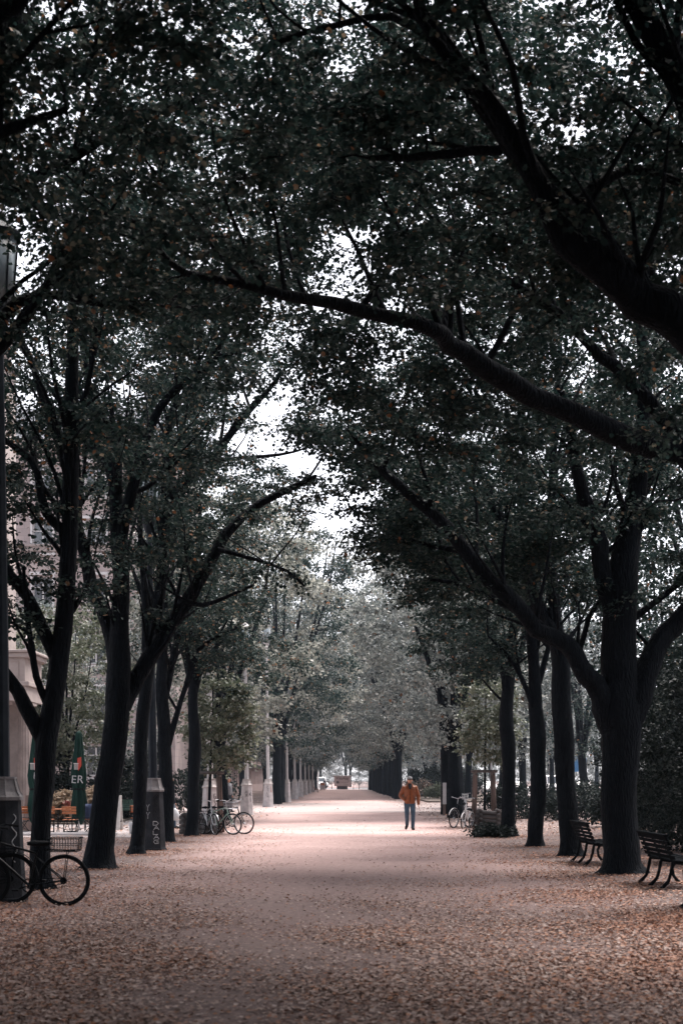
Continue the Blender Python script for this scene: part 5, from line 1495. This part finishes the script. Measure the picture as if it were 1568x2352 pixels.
for k, x in enumerate((-2.7, -1.7, 2.1, 3.1)):
    mb = MB(); mb.rings([(0, 0, 0, .06, .06), (0, 0, .85, .05, .05), (0, 0, .92, .055, .055), (0, 0, .97, .02, .02)], 10)
    o = mb.build('bollard', M['iron'], None, True); o.location = (x, 250.5, 0)
    tag(o, 'thin dark bollard on the pale pavement beside the kiosk', 'bollard', GPo)

# ------------------------------------------------------------------ vehicles
def car(label, loc, rz, paint, group, van=False, L=4.3):
    root = empty('van' if van else 'parked_car', loc, rz, label, 'van' if van else 'car', group)
    wd = .88 if not van else .98
    if van:
        prof = [(-L / 2, .35), (-L / 2, 2.0), (-L / 2 + .15, 2.15), (L / 2 - 1.5, 2.15), (L / 2 - 1.3, 2.08), (L / 2 - .72, 1.22), (L / 2 - .12, 1.02), (L / 2, .85), (L / 2, .35)]
        win = [(L / 2 - 1.26, 2.0), (L / 2 - .76, 1.26)]
        belt = 1.2
    else:
        prof = [(-L / 2, .32), (-L / 2 + .02, .88), (-L / 2 + .25, .98), (-L / 2 + .75, 1.42), (-L / 2 + 1.3, 1.50), (L / 2 - 1.9, 1.47), (L / 2 - 1.15, .98), (L / 2 - .25, .86), (L / 2, .70), (L / 2, .32)]
        win = [(L / 2 - 1.82, 1.43), (L / 2 - 1.2, 1.03)]
        belt = .95
    mb = MB(); n = len(prof)
    cx = lambda z: wd * (1 - .16 * max(0, (z - belt)) / .6 * (.5 if van else 1))
    vs = [(x, -cx(z), z) for x, z in prof] + [(x, cx(z), z) for x, z in prof]
    fs = [tuple(range(n)), tuple(reversed(range(n, 2 * n)))]
    for j in range(n):
        k = (j + 1) % n; fs.append((j, j + n, k + n, k))
    mb.add(vs, fs); b = mb.build('body', paint, root)
    bv = b.modifiers.new('edge', 'BEVEL'); bv.width = .05; bv.segments = 2
    (xa, za), (xb, zb) = win
    mb = MB(); e = .012
    ya = cx(za) - .1; yb = cx(zb) - .08
    mb.quad((xa + e * 2, -ya, za + e), (xb + e * 2, -yb, zb + e), (xb + e * 2, yb, zb + e), (xa + e * 2, ya, za + e)); mb.build('windscreen', M['glass'], root)
    for sy in (-1, 1):
        mb = MB(); x0, x1 = (xb - .9, xb - .1) if van else (-L / 2 + .95, xb - .12)
        xt0 = x0 + (.05 if van else .28); xt1 = x1 - (.4 if van else .55)
        zt = za - .03
        mb.quad((x0, sy * (cx(zb) + .006), zb), (x1, sy * (cx(zb) + .006), zb), (xt1, sy * (cx(zt) + .006), zt), (xt0, sy * (cx(zt) + .006), zt)); mb.build('side_window', M['glass'], root)
    for wx in (-L / 2 + .8, L / 2 - .85):
        for sy in (-1, 1):
            mb = MB(); mb.torus((wx, sy * (wd - .06), .31), .225, .085, 24, 8, 'y', 1.1); w = mb.build('wheel', M['rubber'], root, True)
            mb = MB(); mb.tube([(wx, sy * (wd - .13), .31), (wx, sy * (wd + .01), .31)], .17, 14); mb.build('rim', M['chrome'], w)
    for sy in (-1, 1):
        mb = MB(); mb.ball((L / 2 - .02, sy * (wd - .22), .72), (.05, .15, .085), 10, 6); mb.build('headlight', M['white_print'], root, True)
        mb = MB(); mb.box(xb - .12, sy * (wd + .02), zb + .0, xb + .02, sy * (wd + .2), zb + .14, .03); mb.build('mirror', M['rubber'], root)
    mb = MB(); mb.box(L / 2 - .02, -wd + .15, .32, L / 2 + .05, wd - .15, .52, .02); mb.build('bumper', M['rubber'], root)
    mb = MB(); mb.box(L / 2 + .052, -.26, .40, L / 2 + .06, .26, .50); mb.build('number_plate', M['white_print'], root)
    return root
GC = 'vehicles parked beyond the right park'
car('white van parked behind the hedge between two right trunks', (22.4, 153, 0), R(-78), M['car_white'], GC, True, 5.0)
car('white car parked left of the white van', (18.6, 152, 0), R(-80), M['car_white'], GC)
car('silver car parked right of the white van', (26.3, 156, 0), R(-82), M['car_grey'], GC)
car('pale car nearest the forked background tree', (16.2, 158, 0), R(-85), M['car_white'], GC)
GCk = 'vehicles passing behind the kiosk'
car('white van behind the kiosk at the end of the avenue', (-4.5, 268, 0), R(-60), M['car_white'], GCk, True, 5.0)
car('white car in front of the van left of the kiosk', (-6.6, 264, 0), R(-65), M['car_white'], GCk)
root = empty('billboard', (24.9, 150, 0), 0, 'blue billboard on two posts beyond the hedge at the right', 'sign')
mb = MB(); mb.box(-.9, -.05, 2.5, .9, .05, 4.1, .02); mb.build('panel', M['blue'], root)
mb = MB(); mb.box(-.9, -.06, 4.102, .9, .06, 4.25, .02); mb.build('top_strip', M['mint'], root)
for sx in (-.7, .7):
    mb = MB(); mb.tube([(sx, .1, 0), (sx, .1, 4.0)], .05, 8); mb.build('post', M['steel'], root)
GSt = 'pale street poles beyond the right park'
for x, yy, lab in [(18.0, 140, 'pale street pole right of the forked background tree'), (14.6, 139, 'pale street pole left of the forked background tree'), (21.9, 150, 'thin pole in front of the white van')]:
    root = empty('street_pole', (x, yy, 0), 0, lab, 'pole', GSt)
    mb = MB(); mb.tube([(0, 0, 0), (0, 0, 5.5)], [.11, .07] if yy < 145 else [.04, .035], 10); mb.build('shaft', M['steel'], root)
    mb = MB(); mb.tube([(0, 0, 5.5), (.1, -.3, 5.9), (.2, -1.0, 6.0)], [.05, .04, .03], 8); mb.build('arm', M['steel'], root)
GSl = 'pale columns standing at the far left end'
for k, (x, yy) in enumerate([(-6.4, 236), (-5.6, 243), (-4.9, 251), (-4.2, 256)]):
    root = empty('flag_pole', (x, yy, 0), 0, 'pale tall pole at the far left end of the avenue', 'pole', GSl)
    mb = MB(); mb.tube([(0, 0, 0), (0, 0, 7)], [.16, .12], 10); mb.build('shaft', M['steel'], root)
    mb = MB(); mb.rings([(0, 0, 0, .3, .3), (0, 0, .25, .28, .28), (0, 0, .3, .17, .17)], 12); mb.build('foot', M['conc'], root)

# ------------------------------------------------------------------ buildings
def wall_with_openings(mb, mp, u0, u1, z0, z1, ops, d):
    us = sorted({u0, u1, *[o[0] for o in ops], *[o[1] for o in ops]}); zs = sorted({z0, z1, *[o[2] for o in ops], *[o[3] for o in ops]})
    for a, b in zip(us, us[1:]):
        for c, e in zip(zs, zs[1:]):
            um, zm = (a + b) / 2, (c + e) / 2
            if any(o[0] < um < o[1] and o[2] < zm < o[3] for o in ops): continue
            mb.quad(mp(a, 0, c), mp(b, 0, c), mp(b, 0, e), mp(a, 0, e))
    for (a, b, c, e) in ops:
        for (p, q) in (((a, c), (b, c)), ((b, c), (b, e)), ((b, e), (a, e)), ((a, e), (a, c))):
            mb.quad(mp(p[0], 0, p[1]), mp(q[0], 0, q[1]), mp(q[0], d, q[1]), mp(p[0], d, p[1]))
def mbox(mb, mp, u0, u1, d0, d1, z0, z1):
    vs = [mp(u, d, z) for z in (z0, z1) for d in (d0, d1) for u in (u0, u1)]
    mb.add(vs, [(0, 2, 3, 1), (4, 5, 7, 6), (0, 1, 5, 4), (2, 6, 7, 3), (0, 4, 6, 2), (1, 3, 7, 5)])
def block(label, name, org, face, width, depth, height, wall, floors, bays, fh, first, wsize, group=None, cornices=(), roof_h=2.0, surround=True):
    """face 'front' looks to -Y, face 'right' looks to +X ; u runs along the facade from 0 to width"""
    root = empty(name, org, 0, label, 'building', group)
    mp = (lambda u, d, z: (u, d, z)) if face == 'front' else (lambda u, d, z: (-d, u, z))
    ops = []
    pit = width / bays
    for f in range(floors):
        for b in range(bays):
            c = pit * (b + .5); z = first + f * fh
            ops.append((c - wsize[0] / 2, c + wsize[0] / 2, z, z + wsize[1]))
    mb = MB(); wall_with_openings(mb, mp, 0, width, 0, height, ops, .25)
    mb.quad(mp(0, 0, 0), mp(0, 0, height), mp(0, depth, height), mp(0, depth, 0)); mb.quad(mp(width, 0, 0), mp(width, depth, 0), mp(width, depth, height), mp(width, 0, height))
    mb.quad(mp(0, depth, 0), mp(0, depth, height), mp(width, depth, height), mp(width, depth, 0))
    mb.build('wall', wall, root)
    for (a, b, c, e) in ops:
        mb = MB(); t = .07
        for (q0, q1, r0, r1) in ((a, a + t, c, e), (b - t, b, c, e), (a + t, b - t, c, c + t), (a + t, b - t, e - t, e), ((a + b) / 2 - .04, (a + b) / 2 + .04, c + t, e - t), (a + t, (a + b) / 2 - .04, c + (e - c) * .66, c + (e - c) * .66 + .06), ((a + b) / 2 + .04, b - t, c + (e - c) * .66, c + (e - c) * .66 + .06)):
            mbox(mb, mp, q0, q1, .17, .23, r0, r1)
        if surround:
            mbox(mb, mp, a - .14, a - .003, -.06, .02, c - .1, e + .12); mbox(mb, mp, b + .003, b + .14, -.06, .02, c - .1, e + .12)
            mbox(mb, mp, a - .2, b + .2, -.12, .02, e + .123, e + .3); mbox(mb, mp, a - .2, b + .2, -.12, .02, c - .24, c - .103)
        w = mb.build('window', M['frame_white'], root)
        mb = MB(); mb.quad(mp(a, .245, c), mp(b, .245, c), mp(b, .245, e), mp(a, .245, e)); mb.build('pane', M['glass'], w)
    for (z, hh, pr) in cornices:
        mb = MB(); mbox(mb, mp, -pr, width + pr, -pr, -.002, z, z + hh); mbox(mb, mp, -pr * 1.4, width + pr * 1.4, -pr * 1.5, -.004, z + hh + .002, z + hh * 1.4); mb.build('cornice', M['stone'], root)
    mb = MB()
    A = [mp(-.3, -.3, height + .002), mp(width + .3, -.3, height + .002), mp(width + .3, depth, height + .002), mp(-.3, depth, height + .002)]
    Bq = [mp(1.2, 1.8, height + roof_h), mp(width - 1.2, 1.8, height + roof_h), mp(width - 1.2, depth - 1, height + roof_h), mp(1.2, depth - 1, height + roof_h)]
    mb.add(A + Bq, [(0, 1, 5, 4), (1, 2, 6, 5), (2, 3, 7, 6), (3, 0, 4, 7), (4, 5, 6, 7), (3, 2, 1, 0)]); mb.build('roof', M['roof'], root)
    return root
block('rose beige tiled apartment block with grey roof behind the left lindens', 'apartment_block', (-34, 90, 0), 'front', 23.5, 14, 23.0, M['facade'], 6, 7, 3.55, 1.9, (1.25, 1.95), None, [(4.9, .35, .25), (16.1, .3, .22), (22.4, .5, .45)], 2.6)
block('rose plastered street front with shops running along the far left', 'shop_building', (-13.2, 150, 0), 'right', 90, 12, 17, M['facade_far'], 5, 26, 3.3, 1.0, (1.5, 1.9), None, [(3.4, .4, .3), (16.4, .4, .4)], 2.0, False)
block('pale tall building at the left edge beside the columned portico', 'corner_building', (-31.5, 53, 0), 'front', 18.7, 3, 17.5, M['stone'], 4, 6, 3.9, 5.4, (1.3, 2.2), None, [(5.1, .4, .5), (9.4, .25, .2), (12.9, .35, .3), (17.0, .5, .5)], 1.5)

root = empty('portico', (-11.9, 50.3, 0), 0, 'beige portico with fluted columns and urns at the left edge', 'portico')
mb = MB(); mb.box(-4.5, -.7, 0, 1.1, 2.6, .14, .02); mb.box(-4.3, -.5, .142, .95, 2.6, .28, .02); mb.build('steps', M['stone_shade'], root)
def column(cx, cy):
    mb = MB(); n = 48
    lv = [(.30, .62), (.285, .9), (.27, 2.4), (.245, 4.15)]
    vs = []; fs = []
    for r, z in lv:
        for j in range(n):
            a = 2 * pi * j / n
            f = 1 - .085 * (abs(sin(a * 8)) ** .6)
            vs.append((cx + r * f * cos(a), cy + r * f * sin(a), z))
    for i in range(3):
        for j in range(n):
            a = i * n + j; b = i * n + (j + 1) % n; fs.append((a, b, b + n, a + n))
    mb.add(vs, fs); c = mb.build('column', M['stone_shade'], root)
    mb = MB(); mb.box(cx - .36, cy - .36, .282, cx + .36, cy + .36, .45, .01); mb.rings([(cx, cy, .452, .36, .36), (cx, cy, .54, .37, .37), (cx, cy, .62, .30, .30)], 24); mb.build('base', M['stone_shade'], c)
    mb = MB(); mb.rings([(cx, cy, 4.151, .25, .25), (cx, cy, 4.22, .28, .28), (cx, cy, 4.32, .33, .33)], 24); mb.box(cx - .35, cy - .35, 4.322, cx + .35, cy + .35, 4.44, .01); mb.build('capital', M['stone'], c)
for cx, cy in ((-.15, 0), (.48, 1.1), (-1.6, 0), (-3.2, 0)): column(cx, cy)
mb = MB(); mb.box(-4.4, -.38, 4.442, .86, 2.4, 4.95, .01); mb.box(-4.4, -.48, 4.952, .96, 2.4, 5.12, .02); mb.box(-4.4, -.36, 5.122, .80, 2.4, 5.95, .01)
mb.box(-4.4, -.50, 5.952, 1.0, 2.4, 6.12, .02); mb.box(-4.4, -.58, 6.122, 1.10, 2.4, 6.22, .02); en = mb.build('entablature', M['stone'], root)
for k in range(6):
    x = -.0 - k * .75
    mb = MB(); mb.box(x + .05, -.385, 5.22, x + .58, -.362, 5.26); mb.box(x + .05, -.385, 5.82, x + .58, -.362, 5.86); mb.box(x + .05, -.385, 5.262, x + .09, -.362, 5.818); mb.box(x + .54, -.385, 5.262, x + .58, -.362, 5.818); mb.build('panel_moulding', M['stone'], en)
for (x, y) in ((.85, -.3), (-.55, -.3), (-2.4, -.3)):
    mb = MB(); mb.rings([(x, y, 6.222, .14, .14), (x, y, 6.27, .14, .14), (x, y, 6.29, .06, .06), (x, y, 6.36, .05, .05), (x, y, 6.46, .15, .15), (x, y, 6.58, .17, .17), (x, y, 6.62, .13, .13), (x, y, 6.70, .05, .05), (x, y, 6.74, .01, .01)], 16); mb.build('urn', M['capstone'], root, True)
mb = MB(); mb.box(-4.3, 1.9, .282, .2, 2.3, 4.44); mb.build('rear_wall', M['stone_shade'], root)

# ------------------------------------------------------------------ air
mh, nth, outh = new_mat('haze')
pv = node(nth, 'ShaderNodeVolumePrincipled')
pv.inputs['Color'].default_value = (.56, .66, .80, 1)
pv.inputs['Density'].default_value = .00025
pv.inputs['Anisotropy'].default_value = .1
nth.links.new(pv.outputs[0], outh.inputs['Volume'])
mb = MB(); mb.box(-140, -70, -1, 140, 390, 33)
o = mb.build('haze', mh); o['kind'] = 'stuff'
# ------------------------------------------------------------------ light, sky, camera
SUN_EL, SUN_ROT = R(64), R(40)
w = bpy.data.worlds.new('World'); SC.world = w; w.use_nodes = True
nt = w.node_tree; nt.nodes.clear()
sky = nt.nodes.new('ShaderNodeTexSky'); sky.sky_type = 'NISHITA'; sky.sun_disc = False
sky.sun_elevation = SUN_EL; sky.sun_rotation = SUN_ROT; sky.air_density = 1.0; sky.dust_density = 1.0; sky.ozone_density = 1.0
hs = nt.nodes.new('ShaderNodeHueSaturation'); hs.inputs['Saturation'].default_value = .12
mx = nt.nodes.new('ShaderNodeMixRGB'); mx.blend_type = 'MULTIPLY'; mx.inputs[0].default_value = 1; mx.inputs[2].default_value = (.955, .945, 1.0, 1)
bg = nt.nodes.new('ShaderNodeBackground'); bg.inputs['Strength'].default_value = .05
wo = nt.nodes.new('ShaderNodeOutputWorld')
nt.links.new(sky.outputs[0], hs.inputs['Color']); nt.links.new(hs.outputs[0], mx.inputs[1]); nt.links.new(mx.outputs[0], bg.inputs['Color']); nt.links.new(bg.outputs[0], wo.inputs['Surface'])
sl = bpy.data.lights.new('sun', 'SUN'); sl.energy = 1.5; sl.angle = R(40); sl.color = (1, .915, .87)
so = bpy.data.objects.new('sun', sl); COL.objects.link(so)
# sun direction matches the sky: rotation measured from +Y
sd = Vector((sin(SUN_ROT) * cos(SUN_EL), cos(SUN_ROT) * cos(SUN_EL), sin(SUN_EL)))
so.rotation_euler = sd.to_track_quat('Z', 'Y').to_euler()
so.location = (0, 0, 60)

cam = bpy.data.cameras.new('camera')
cam.sensor_fit = 'VERTICAL'; cam.sensor_height = 36.0; cam.sensor_width = 24.0; cam.lens = 50.0
cam.shift_y = (3119 - 2048) / 4096.0
cam.clip_start = .2; cam.clip_end = 3000
cam.dof.use_dof = True; cam.dof.focus_distance = 44; cam.dof.aperture_fstop = 2.8
co = bpy.data.objects.new('camera', cam); COL.objects.link(co)
co.location = (0, 0, H); co.rotation_euler = (R(90), 0, 0)
SC.camera = co
SC.render.engine = 'CYCLES'
SC.cycles.use_denoising = True
SC.cycles.max_bounces = 6; SC.cycles.diffuse_bounces = 4; SC.cycles.transmission_bounces = 3; SC.cycles.glossy_bounces = 2
SC.view_settings.view_transform = 'Standard'; SC.view_settings.look = 'None'; SC.view_settings.gamma = 1.0
SC.view_settings.exposure = 2.8
